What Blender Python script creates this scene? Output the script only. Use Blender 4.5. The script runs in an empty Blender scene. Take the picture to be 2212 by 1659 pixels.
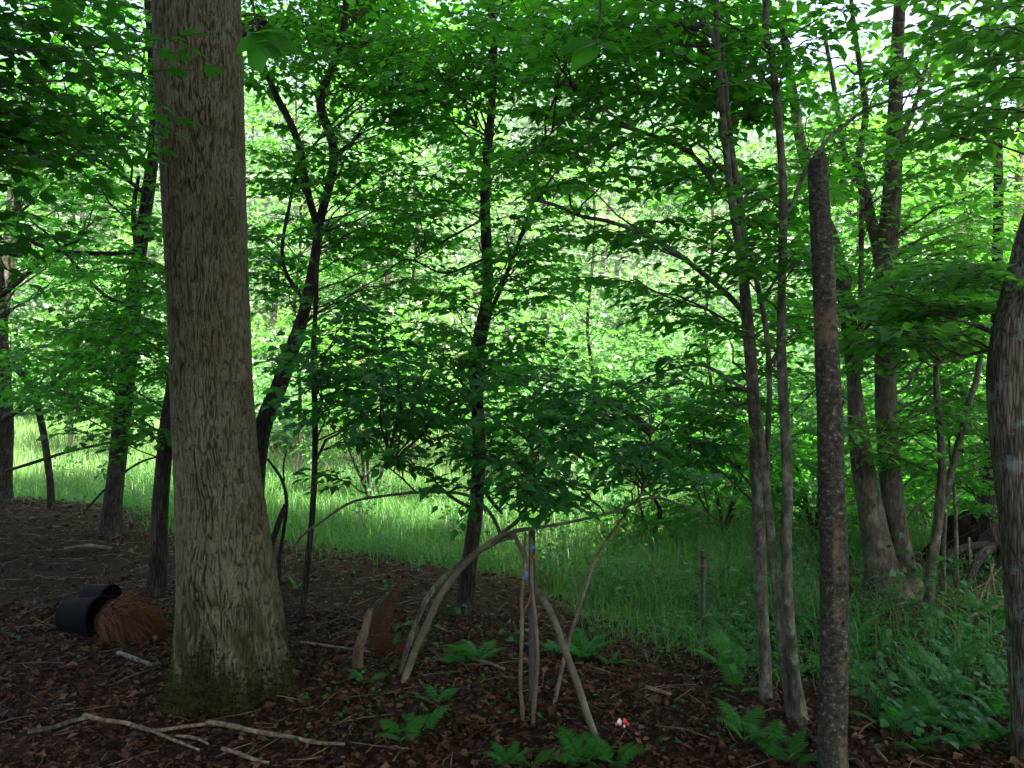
import bpy, math, random
import numpy as np
from mathutils import Vector, Matrix

rng = np.random.default_rng(11)
random.seed(5)
S = bpy.context.scene
COL = S.collection
F = 1770.0            # focal length in the measuring grid (2212 x 1659)
EYE = 1.65

# ------------------------------------------------------------------ camera, sky, sun, exposure
cam_d = bpy.data.cameras.new('camera')
cam = bpy.data.objects.new('camera', cam_d)
COL.objects.link(cam)
cam.location = (0, 0, EYE)
cam.rotation_euler = (math.radians(90), 0, 0)
cam_d.sensor_width = 36.0
cam_d.lens = 36.0 * F / 2212.0
cam_d.clip_start = 0.05
cam_d.clip_end = 2000
S.camera = cam

SUN_EL, SUN_AZ = math.radians(64), math.radians(150)     # azimuth from +Y, clockwise
W = bpy.data.worlds.new('World')
S.world = W
W.use_nodes = True
nt = W.node_tree
nt.nodes.clear()
sky = nt.nodes.new('ShaderNodeTexSky')
sky.sky_type = 'NISHITA'
sky.sun_disc = False
sky.sun_elevation = SUN_EL
sky.sun_rotation = SUN_AZ
sky.air_density = 1.0
sky.dust_density = 6.0
sky.ozone_density = 1.0
bg = nt.nodes.new('ShaderNodeBackground')
bg.inputs['Strength'].default_value = 0.075
out = nt.nodes.new('ShaderNodeOutputWorld')
nt.links.new(sky.outputs[0], bg.inputs[0])
nt.links.new(bg.outputs[0], out.inputs[0])
sd = bpy.data.lights.new('sun', 'SUN')
sd.energy = 5.0
sd.angle = math.radians(0.53)
sd.color = (1.0, 0.95, 0.86)
sun = bpy.data.objects.new('sun', sd)
COL.objects.link(sun)
sdir = Vector((math.sin(SUN_AZ) * math.cos(SUN_EL), math.cos(SUN_AZ) * math.cos(SUN_EL), math.sin(SUN_EL)))
sun.rotation_euler = (-sdir).to_track_quat('-Z', 'Y').to_euler()
sun.location = (8, -12, 30)
S.view_settings.view_transform = 'Standard'
S.view_settings.look = 'None'
S.view_settings.gamma = 1.0
S.view_settings.use_curve_mapping = False
S.view_settings.exposure = 3.22
S.cycles.max_bounces = 8
S.cycles.diffuse_bounces = 4
S.cycles.transmission_bounces = 5
S.cycles.glossy_bounces = 2
S.cycles.use_denoising = True
S.cycles.sample_clamp_indirect = 6.0

# ------------------------------------------------------------------ materials
def nodes(name):
    m = bpy.data.materials.new(name)
    m.use_nodes = True
    n = m.node_tree
    n.nodes.clear()
    o = n.nodes.new('ShaderNodeOutputMaterial')
    return m, n, o

def ramp(n, stops, interp='LINEAR'):
    r = n.nodes.new('ShaderNodeValToRGB')
    r.color_ramp.interpolation = interp
    e = r.color_ramp.elements
    while len(e) < len(stops):
        e.new(0.5)
    for i, (p, c) in enumerate(stops):
        e[i].position = p
        e[i].color = (c[0], c[1], c[2], 1)
    return r

def leaf_mat(name, cols, trans, tmix=0.45, rough=0.5, spec=0.22):
    """cols: reflect colours over the leaves (one random value per leaf), trans: colour of light passing through"""
    m, n, o = nodes(name)
    L = n.links
    g = n.nodes.new('ShaderNodeNewGeometry')
    oi = n.nodes.new('ShaderNodeObjectInfo')
    a = n.nodes.new('ShaderNodeMath'); a.operation = 'ADD'
    L.new(g.outputs['Random Per Island'], a.inputs[0]); L.new(oi.outputs['Random'], a.inputs[1])
    fr = n.nodes.new('ShaderNodeMath'); fr.operation = 'FRACT'
    L.new(a.outputs[0], fr.inputs[0])
    k = len(cols)
    r = ramp(n, [(i / (k - 1), c) for i, c in enumerate(cols)])
    L.new(fr.outputs[0], r.inputs[0])
    # mottling along the blade
    no = n.nodes.new('ShaderNodeTexNoise'); no.inputs['Scale'].default_value = 35
    tc = n.nodes.new('ShaderNodeTexCoord'); L.new(tc.outputs['Object'], no.inputs['Vector'])
    mp = n.nodes.new('ShaderNodeMapRange'); mp.inputs[3].default_value = 0.75; mp.inputs[4].default_value = 1.25
    L.new(no.outputs[0], mp.inputs[0])
    mu = n.nodes.new('ShaderNodeVectorMath'); mu.operation = 'SCALE'
    L.new(r.outputs[0], mu.inputs[0]); L.new(mp.outputs[0], mu.inputs['Scale'])
    p = n.nodes.new('ShaderNodeBsdfPrincipled')
    L.new(mu.outputs[0], p.inputs['Base Color'])
    p.inputs['Roughness'].default_value = rough
    p.inputs['Specular IOR Level'].default_value = spec
    t = n.nodes.new('ShaderNodeBsdfTranslucent')
    t2 = ramp(n, [(0, tuple(c * 0.8 for c in trans)), (1, tuple(min(1, c * 1.2) for c in trans))])
    L.new(fr.outputs[0], t2.inputs[0]); L.new(t2.outputs[0], t.inputs['Color'])
    mx = n.nodes.new('ShaderNodeMixShader'); mx.inputs[0].default_value = tmix
    L.new(p.outputs[0], mx.inputs[1]); L.new(t.outputs[0], mx.inputs[2])
    L.new(mx.outputs[0], o.inputs[0])
    return m

def bark_mat(name, dark, mid, light, scale=(14, 14, 2.2), bump=0.6, lichen=None, moss_h=0.0, lich_amt=0.6, lich_scale=9, crack=0.7):
    m, n, o = nodes(name)
    L = n.links
    tc = n.nodes.new('ShaderNodeTexCoord')
    mpn = n.nodes.new('ShaderNodeMapping'); mpn.inputs['Scale'].default_value = scale
    L.new(tc.outputs['Object'], mpn.inputs['Vector'])
    n1 = n.nodes.new('ShaderNodeTexNoise'); n1.inputs['Scale'].default_value = 1.6; n1.inputs['Detail'].default_value = 7
    n1.inputs['Roughness'].default_value = 0.65
    L.new(mpn.outputs[0], n1.inputs['Vector'])
    v1 = n.nodes.new('ShaderNodeTexVoronoi'); v1.feature = 'DISTANCE_TO_EDGE'; v1.inputs['Scale'].default_value = 2.4
    mw = n.nodes.new('ShaderNodeMix'); mw.data_type = 'RGBA'; mw.inputs[0].default_value = 0.25
    L.new(mpn.outputs[0], mw.inputs[6]); L.new(n1.outputs['Color'], mw.inputs[7])
    L.new(mw.outputs[2], v1.inputs['Vector'])
    vr = n.nodes.new('ShaderNodeMapRange'); vr.inputs[1].default_value = 0.0; vr.inputs[2].default_value = 0.22
    L.new(v1.outputs[0], vr.inputs[0]); vr.inputs[3].default_value = 1 - crack
    mul = n.nodes.new('ShaderNodeMath'); mul.operation = 'MULTIPLY'
    L.new(vr.outputs[0], mul.inputs[0]); L.new(n1.outputs[0], mul.inputs[1])
    sh = 1 - crack
    r = ramp(n, [(0.12 + .24 * sh, dark), (0.36 + .16 * sh, mid), (0.62 + .06 * sh, light)])
    L.new(mul.outputs[0], r.inputs[0])
    colour = r.outputs[0]
    # large blotches
    n2 = n.nodes.new('ShaderNodeTexNoise'); n2.inputs['Scale'].default_value = 5; n2.inputs['Detail'].default_value = 4
    L.new(tc.outputs['Object'], n2.inputs['Vector'])
    mp2 = n.nodes.new('ShaderNodeMapRange'); mp2.inputs[1].default_value = 0.3; mp2.inputs[2].default_value = 0.7
    mp2.inputs[3].default_value = 0.6; mp2.inputs[4].default_value = 1.35
    L.new(n2.outputs[0], mp2.inputs[0])
    sc = n.nodes.new('ShaderNodeVectorMath'); sc.operation = 'SCALE'
    L.new(colour, sc.inputs[0]); L.new(mp2.outputs[0], sc.inputs['Scale'])
    colour = sc.outputs[0]
    if lichen:
        n3 = n.nodes.new('ShaderNodeTexNoise'); n3.inputs['Scale'].default_value = lich_scale; n3.inputs['Detail'].default_value = 9
        n3.inputs['Roughness'].default_value = 0.7
        L.new(tc.outputs['Object'], n3.inputs['Vector'])
        mr = n.nodes.new('ShaderNodeMapRange'); mr.inputs[1].default_value = 0.54; mr.inputs[2].default_value = 0.66
        mr.inputs[4].default_value = lich_amt
        L.new(n3.outputs[0], mr.inputs[0])
        mx = n.nodes.new('ShaderNodeMix'); mx.data_type = 'RGBA'
        L.new(mr.outputs[0], mx.inputs[0]); L.new(colour, mx.inputs[6]); mx.inputs[7].default_value = (*lichen, 1)
        colour = mx.outputs[2]
    if moss_h > 0:
        sx = n.nodes.new('ShaderNodeSeparateXYZ'); L.new(tc.outputs['Object'], sx.inputs[0])
        n4 = n.nodes.new('ShaderNodeTexNoise'); n4.inputs['Scale'].default_value = 6; n4.inputs['Detail'].default_value = 6
        L.new(tc.outputs['Object'], n4.inputs['Vector'])
        ml = n.nodes.new('ShaderNodeMath'); ml.operation = 'MULTIPLY_ADD'; ml.inputs[1].default_value = -1.6 * moss_h
        L.new(n4.outputs[0], ml.inputs[0]); ml.inputs[2].default_value = 1.25 * moss_h
        su = n.nodes.new('ShaderNodeMath'); su.operation = 'SUBTRACT'; L.new(sx.outputs[2], su.inputs[0]); L.new(ml.outputs[0], su.inputs[1])
        mr = n.nodes.new('ShaderNodeMapRange'); mr.inputs[1].default_value = 0.08; mr.inputs[2].default_value = -0.12
        L.new(su.outputs[0], mr.inputs[0])
        mx = n.nodes.new('ShaderNodeMix'); mx.data_type = 'RGBA'
        L.new(mr.outputs[0], mx.inputs[0]); L.new(colour, mx.inputs[6]); mx.inputs[7].default_value = (0.030, 0.042, 0.008, 1)
        colour = mx.outputs[2]
    p = n.nodes.new('ShaderNodeBsdfPrincipled')
    p.inputs['Roughness'].default_value = 0.9
    p.inputs['Specular IOR Level'].default_value = 0.15
    L.new(colour, p.inputs['Base Color'])
    b = n.nodes.new('ShaderNodeBump'); b.inputs['Strength'].default_value = bump; b.inputs['Distance'].default_value = 0.012
    L.new(mul.outputs[0], b.inputs['Height']); L.new(b.outputs[0], p.inputs['Normal'])
    L.new(p.outputs[0], o.inputs[0])
    return m

def plain_mat(name, c, rough=0.8, spec=0.2, var=0.3, scale=20, metal=0.0, c2=None):
    m, n, o = nodes(name)
    L = n.links
    tc = n.nodes.new('ShaderNodeTexCoord')
    no = n.nodes.new('ShaderNodeTexNoise'); no.inputs['Scale'].default_value = scale; no.inputs['Detail'].default_value = 6
    L.new(tc.outputs['Object'], no.inputs['Vector'])
    c2 = c2 or tuple(min(1, x * (1 + var)) for x in c)
    r = ramp(n, [(0.3, tuple(x * (1 - var) for x in c)), (0.7, c2)])
    L.new(no.outputs[0], r.inputs[0])
    p = n.nodes.new('ShaderNodeBsdfPrincipled')
    p.inputs['Roughness'].default_value = rough
    p.inputs['Specular IOR Level'].default_value = spec
    p.inputs['Metallic'].default_value = metal
    L.new(r.outputs[0], p.inputs['Base Color'])
    L.new(p.outputs[0], o.inputs[0])
    return m

M = {}
M['leaf_dark'] = leaf_mat('understory_leaf', [(0.012, 0.085, 0.022), (0.022, 0.112, 0.025), (0.036, 0.135, 0.027)], (0.07, 0.42, 0.028), 0.46, .45, .3)
M['leaf_mid'] = leaf_mat('maple_leaf', [(0.013, 0.08, 0.012), (0.022, 0.108, 0.014), (0.036, 0.135, 0.016), (0.06, 0.16, 0.018)], (0.10, 0.48, 0.018), 0.52)
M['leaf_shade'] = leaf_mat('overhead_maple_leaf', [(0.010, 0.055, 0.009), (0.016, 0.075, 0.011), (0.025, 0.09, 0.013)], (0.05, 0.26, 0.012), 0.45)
M['leaf_bright'] = leaf_mat('ash_leaf', [(0.018, 0.10, 0.014), (0.03, 0.13, 0.018), (0.05, 0.16, 0.022), (0.08, 0.18, 0.025)], (0.13, 0.46, 0.03), 0.5)
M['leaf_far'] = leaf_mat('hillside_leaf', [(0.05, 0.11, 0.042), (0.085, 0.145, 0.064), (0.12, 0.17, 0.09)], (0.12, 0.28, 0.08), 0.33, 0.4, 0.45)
M['leaf_shrub'] = leaf_mat('meadow_shrub_leaf', [(0.03, 0.10, 0.025), (0.055, 0.13, 0.035), (0.085, 0.16, 0.05)], (0.12, 0.34, 0.06), 0.36, 0.4, 0.4)
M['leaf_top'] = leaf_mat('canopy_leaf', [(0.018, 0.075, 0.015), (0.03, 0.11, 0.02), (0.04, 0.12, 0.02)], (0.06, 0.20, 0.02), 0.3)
M['grass'] = leaf_mat('meadow_grass', [(0.025, 0.10, 0.016), (0.045, 0.14, 0.022), (0.075, 0.17, 0.03)], (0.09, 0.30, 0.03), 0.35, 0.4, 0.35)
M['grass_pale'] = leaf_mat('pale_grass', [(0.05, 0.13, 0.03), (0.075, 0.15, 0.04), (0.12, 0.17, 0.06)], (0.15, 0.32, 0.06), 0.35, 0.5, 0.3)  # paler, yellower green than the nearer grass
M['fern'] = leaf_mat('fern_green', [(0.016, 0.10, 0.012), (0.028, 0.14, 0.016)], (0.06, 0.34, 0.018), 0.4)
M['forb'] = leaf_mat('forb_green', [(0.012, 0.07, 0.018), (0.018, 0.095, 0.022), (0.03, 0.12, 0.025)], (0.05, 0.26, 0.025), 0.35)
M['litter'] = leaf_mat('dead_leaf', [(0.012, 0.006, 0.003), (0.040, 0.016, 0.008), (0.058, 0.024, 0.011), (0.023, 0.010, 0.005), (0.045, 0.019, 0.009), (0.12, 0.072, 0.037), (0.034, 0.014, 0.007), (0.015, 0.008, 0.005)], (0.05, 0.02, 0.008), 0.1, 0.7, 0.2)
M['bark_oak'] = None
M['bark_dark'] = bark_mat('dark_bark', (0.010, 0.008, 0.006), (0.030, 0.024, 0.018), (0.06, 0.050, 0.038), scale=(34, 34, 4), lichen=(0.10, 0.11, 0.085), lich_amt=0.35)
M['bark_grey'] = bark_mat('grey_bark', (0.030, 0.026, 0.018), (0.075, 0.066, 0.048), (0.125, 0.115, 0.088), scale=(24, 24, 6), bump=0.35, lichen=(0.17, 0.185, 0.15), lich_amt=0.6, crack=0.2)
M['bark_stem'] = bark_mat('smooth_stem_bark', (0.028, 0.028, 0.019), (0.078, 0.077, 0.053), (0.15, 0.152, 0.112), scale=(20, 20, 8), bump=0.2, lichen=(0.15, 0.20, 0.15), lich_amt=0.85, lich_scale=11, crack=0.12)
M['bark_right'] = bark_mat('furrowed_bark', (0.028, 0.024, 0.016), (0.095, 0.085, 0.060), (0.18, 0.168, 0.125), scale=(42, 42, 3.5), bump=0.9, lichen=(0.17, 0.24, 0.20), lich_amt=0.7, crack=0.55)
M['bark_pale'] = bark_mat('pale_stick_bark', (0.06, 0.055, 0.035), (0.10, 0.10, 0.062), (0.145, 0.145, 0.095), scale=(7, 7, 4), bump=0.15, lichen=(0.15, 0.17, 0.115), lich_amt=0.5, crack=0)
M['twig'] = plain_mat('twig_bark', (0.045, 0.036, 0.026), 0.85, 0.15, 0.4, 30)
M['stick'] = bark_mat('weathered_stick', (0.06, 0.042, 0.026), (0.115, 0.088, 0.058), (0.19, 0.16, 0.115), scale=(8, 8, 5), bump=0.2, lichen=(0.075, 0.045, 0.026), lich_amt=0.8, lich_scale=18, crack=0)
M['bark_bleached'] = bark_mat('bleached_stick', (0.05, 0.038, 0.022), (0.12, 0.10, 0.065), (0.20, 0.18, 0.125), scale=(20, 20, 20), bump=0.3, lichen=(0.10, 0.06, 0.03), lich_amt=0.7, lich_scale=20, crack=0)
M['rotten'] = bark_mat('rotten_wood', (0.018, 0.008, 0.004), (0.042, 0.019, 0.009), (0.085, 0.040, 0.018), scale=(60, 60, 22), bump=0.8, crack=0.15)
M['moss'] = leaf_mat('moss_green', [(0.013, 0.016, 0.005), (0.024, 0.027, 0.006), (0.036, 0.038, 0.009)], (0.05, 0.06, 0.01), 0.2, 0.8, 0.1)
M['pot'] = plain_mat('black_plastic', (0.0035, 0.0042, 0.0055), 0.8, 0.05, 0.25, 9)
M['fibre'] = leaf_mat('rusty_fibre', [(0.035, 0.013, 0.005), (0.075, 0.028, 0.009), (0.15, 0.062, 0.02)], (0.10, 0.04, 0.015), 0.15, 0.7, 0.2)
M['post'] = plain_mat('dark_steel', (0.022, 0.018, 0.016), 0.6, 0.4, 0.4, 40)
M['tape_blue'] = plain_mat('blue_tape', (0.02, 0.14, 0.36), 0.5, 0.4, 0.15, 30)
M['tape_red'] = plain_mat('red_tape', (0.32, 0.05, 0.03), 0.6, 0.4, 0.15, 30)
M['paper_white'] = plain_mat('white_wrapper', (0.72, 0.70, 0.66), 0.5, 0.3, 0.08, 30)
M['paper_red'] = plain_mat('red_wrapper', (0.60, 0.035, 0.02), 0.45, 0.4, 0.1, 30)
M['wire'] = plain_mat('aluminium_wire', (0.30, 0.31, 0.32), 0.5, 0.4, 0.05, 5)
M['pole'] = plain_mat('pole_wood', (0.10, 0.075, 0.05), 0.9, 0.1, 0.3, 8)
M['dead_leaf_tan'] = leaf_mat('hanging_dead_leaf', [(0.16, 0.07, 0.025), (0.20, 0.09, 0.03)], (0.2, 0.08, 0.02), 0.3)

# ------------------------------------------------------------------ helpers
def ss(a, b, x):
    t = np.clip((x - a) / (b - a), 0, 1)
    return t * t * (3 - 2 * t)

def edge_y(x):
    """distance at which leaf litter gives way to grass"""
    return np.interp(x, [-12, -6, -4, -2.2, -1.0, 0, .6, 1.2, 1.7, 2.4, 8], [11.5, 10.2, 9.0, 8.0, 7.4, 6.8, 5.5, 4.8, 3.9, 3.4, 3.2])

_ph = rng.uniform(0, 6.28, (40, 3))
_fr = rng.normal(0, 1, (40, 2))
def wob(x, y, s):
    r = 0
    for i in range(14):
        r = r + np.sin(_fr[i, 0] * x / s + _fr[i, 1] * y / s + _ph[i, 0])
    return r / 5.0

def G(x, y):
    x = np.asarray(x, float); y = np.asarray(y, float)
    z = 0.05 * wob(x, y, 0.9) * ss(1, 3, y) + 0.012 * wob(x + 9, y, 0.22)
    z = z + 0.28 * ss(-1.5, -5.5, x) * ss(5, 8.5, y) * (1 - ss(9.5, 13, y))        # low rise on the left
    z = z - 0.18 * ss(0, 1.2, y - edge_y(x)) * ss(3.0, -0.5, x)                     # step down to the meadow
    z = z + 0.95 * ss(10, 30, y) + 0.05 * ss(8, 14, y) * wob(x, y, 2.0)
    far = np.clip(y - 30, 0, None)
    z = z + (0.40 - .08 * ss(5, 40, x)) * far * ss(0, 25, far) * (1 - 0.35 * ss(60, 200, far)) + 2.0 * ss(20, 60, far) * wob(x, y, 18)
    return z

def P(px, py, d):
    return np.array([(px - 1106.0) / F * d, d, EYE - (py - 829.5) / F * d])

def PG(px, d):
    x = (px - 1106.0) / F * d
    return np.array([x, d, float(G(x, d))])

def ground_d(px, py):
    """distance at which the sight line through a grid point meets the ground"""
    ds = np.linspace(1.8, 40, 4000)
    x = (px - 1106.0) / F * ds
    h = EYE - (py - 829.5) / F * ds - G(x, ds)
    i = np.argmax(h < 0)
    return float(ds[i])

def mesh(name, V, quads=None, tris=None, mat=None, smooth=False):
    me = bpy.data.meshes.new(name)
    V = np.asarray(V, np.float32)
    nq = 0 if quads is None else len(quads)
    ntr = 0 if tris is None else len(tris)
    idx = []
    if nq: idx.append(np.asarray(quads, np.int32).ravel())
    if ntr: idx.append(np.asarray(tris, np.int32).ravel())
    idx = np.concatenate(idx)
    me.vertices.add(len(V)); me.vertices.foreach_set('co', V.ravel())
    me.loops.add(len(idx)); me.loops.foreach_set('vertex_index', idx)
    me.polygons.add(nq + ntr)
    st = np.concatenate([np.arange(nq) * 4, nq * 4 + np.arange(ntr) * 3]).astype(np.int32)
    me.polygons.foreach_set('loop_start', st)
    if smooth:
        me.polygons.foreach_set('use_smooth', np.ones(nq + ntr, bool))
    me.update(calc_edges=True)
    if mat: me.materials.append(mat)
    return me

def link(name, me, parent=None, loc=(0, 0, 0)):
    o = bpy.data.objects.new(name, me)
    COL.objects.link(o)
    o.location = loc
    if parent: o.parent = parent
    return o

def tag(o, label=None, cat=None, group=None, kind=None):
    if label: o['label'] = label
    if cat: o['category'] = cat
    if group: o['group'] = group
    if kind: o['kind'] = kind
    return o

def empty(name, loc, label, cat, group=None):
    o = bpy.data.objects.new(name, None)
    o.empty_display_size = 0.1
    COL.objects.link(o)
    o.location = [float(v) for v in loc]
    return tag(o, label, cat, group)

def spline(pts, per=6):
    """Catmull-Rom through rows of pts (any number of columns)"""
    pts = np.asarray(pts, float)
    if len(pts) < 3:
        t = np.linspace(0, 1, per + 1)[:, None]
        return pts[0] * (1 - t) + pts[-1] * t
    p = np.vstack([2 * pts[0] - pts[1], pts, 2 * pts[-1] - pts[-2]])
    res = []
    t = np.linspace(0, 1, per, endpoint=False)[:, None]
    for i in range(1, len(p) - 2):
        a, b, c, d = p[i - 1], p[i], p[i + 1], p[i + 2]
        res.append(0.5 * (2 * b + (c - a) * t + (2 * a - 5 * b + 4 * c - d) * t ** 2 + (3 * b - 3 * c + d - a) * t ** 3))
    res.append(pts[-1:])
    return np.vstack(res)

def norm(v):
    return v / (np.linalg.norm(v, axis=-1, keepdims=True) + 1e-9)

class Geo:
    def __init__(s): s.V = []; s.Q = []; s.T = []; s.n = 0
    def add(s, V, Q=None, T=None):
        V = np.asarray(V, float)
        if Q is not None and len(Q): s.Q.append(np.asarray(Q) + s.n)
        if T is not None and len(T): s.T.append(np.asarray(T) + s.n)
        s.V.append(V); s.n += len(V)
    def tube(s, pts, rad, m=8, rough=0.0, cap=True):
        pts = np.asarray(pts, float); rad = np.asarray(rad, float) * np.ones(len(pts))
        n = len(pts)
        tg = norm(np.gradient(pts, axis=0))
        ref = np.array([1.0, 0, 0]) if abs(tg[0, 0]) < 0.8 else np.array([0, 1.0, 0])
        u = np.zeros((n, 3)); cur = ref
        for i in range(n):
            cur = cur - tg[i] * np.dot(cur, tg[i]); cur = cur / (np.linalg.norm(cur) + 1e-9); u[i] = cur
        v = np.cross(tg, u)
        th = np.linspace(0, 2 * np.pi, m, endpoint=False)
        rr = rad[:, None] * np.ones((1, m))
        if rough:
            L = np.concatenate([[0], np.cumsum(np.linalg.norm(np.diff(pts, axis=0), axis=1))])[:, None] / max(rad.max(), 1e-3)
            ph = rng.uniform(0, 6.28, 8)
            w = (np.sin(2 * th[None] + L * 0.35 + ph[0]) + np.sin(3 * th[None] - L * 0.6 + ph[1]) + np.sin(th[None] + L * 0.9 + ph[2])
                 + 0.7 * np.sin(5 * th[None] + L * 0.2 + ph[3]) + 0.6 * np.sin(L * 1.7 + ph[4]))
            rr = rr * (1 + rough * w / 2.5)
        V = pts[:, None, :] + rr[..., None] * (np.cos(th)[None, :, None] * u[:, None, :] + np.sin(th)[None, :, None] * v[:, None, :])
        V = V.reshape(-1, 3)
        i, j = np.meshgrid(np.arange(n - 1), np.arange(m), indexing='ij')
        j2 = (j + 1) % m
        Q = np.stack([i * m + j, i * m + j2, (i + 1) * m + j2, (i + 1) * m + j], -1).reshape(-1, 4)
        T = None
        if cap:
            V = np.vstack([V, pts[-1:], pts[:1]])
            k = np.arange(m)
            T = np.vstack([np.stack([(n - 1) * m + k, (n - 1) * m + (k + 1) % m, np.full(m, n * m)], -1),
                           np.stack([(k + 1) % m, k, np.full(m, n * m + 1)], -1)])
        s.add(V, Q, T)
    def build(s, name, mat, parent=None, off=(0, 0, 0), smooth=True):
        if not s.V: return None
        V = np.vstack(s.V) - np.asarray(off)
        return link(name, mesh(name, V, np.vstack(s.Q) if s.Q else None, np.vstack(s.T) if s.T else None, mat, smooth), parent)

# leaf templates: x across, y along, z up (unit length)
def leaf_tpl(width, droop=0.10, fold=0.10, tip=1.0):
    w = width / 2
    V = np.array([[0, 0, 0], [-w * .75, .22, fold * .7], [-w, .48, fold], [0, tip, -droop], [w, .48, fold], [w * .75, .22, fold * .7], [0, .45, 0.0]])
    T = np.array([[0, 6, 1], [1, 6, 2], [2, 6, 3], [3, 6, 4], [4, 6, 5], [5, 6, 0]])
    return V, T
TPL_OVATE = leaf_tpl(0.58)
TPL_NARROW = leaf_tpl(0.34, 0.14, 0.06)
_mp = np.array([[0, 0, 0], [-.30, .10, .05], [-.48, .42, .02], [-.20, .46, .05], [-.22, .78, .0], [0, 1.0, -.10], [.22, .78, .0], [.20, .46, .05], [.48, .42, .02], [.30, .10, .05], [0, .42, 0]])
TPL_MAPLE = (_mp, np.array([[0, 10, 1], [1, 10, 2], [2, 10, 3], [3, 10, 4], [4, 10, 5], [5, 10, 6], [6, 10, 7], [7, 10, 8], [8, 10, 9], [9, 10, 0]]))
TPL_MID = (np.array([[0, 0, 0], [-.36, .44, .10], [0, 1, -.12], [.36, .44, .10], [0, .45, 0]]), np.array([[0, 4, 1], [1, 4, 2], [2, 4, 3], [3, 4, 0]]))
TPL_FAR = (np.array([[0, 0, 0], [-.32, .5, .08], [0, 1, -.06], [.32, .5, .08]]), np.array([[0, 1, 2], [0, 2, 3]]))
TPL_DEAD = (np.array([[0, 0, .0], [-.32, .42, .18], [0, 1, .05], [.28, .55, .10], [0, .45, -.05]]), TPL_MID[1])

def leaf_frames(axis, nrm):
    axis = norm(axis)
    side = norm(np.cross(axis, nrm))
    up = np.cross(side, axis)
    return side, axis, up

def leaves_geo(tpl, pos, axis, nrm, size):
    V0, T0 = tpl
    s, a, u = leaf_frames(axis, nrm)
    V = pos[:, None, :] + size[:, None, None] * (V0[None, :, 0:1] * s[:, None] + V0[None, :, 1:2] * a[:, None] + V0[None, :, 2:3] * u[:, None])
    N = len(pos); k = len(V0)
    T = (T0[None] + (np.arange(N) * k)[:, None, None]).reshape(-1, 3)
    return V.reshape(-1, 3), T

_leaf_mesh = {}
def leaf_object(name, tplname, tpl, mat, parent, off, pos, s, a, u, size):
    key = (tplname, mat.name)
    if key not in _leaf_mesh:
        _leaf_mesh[key] = mesh('leaf', tpl[0], None, tpl[1], mat)
    o = bpy.data.objects.new(name, _leaf_mesh[key])
    o.parent = parent
    p = pos - off
    o.matrix_basis = Matrix(((s[0] * size, a[0] * size, u[0] * size, p[0]), (s[1] * size, a[1] * size, u[1] * size, p[1]),
                             (s[2] * size, a[2] * size, u[2] * size, p[2]), (0, 0, 0, 1)))
    COL.objects.link(o)
    return o

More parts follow.
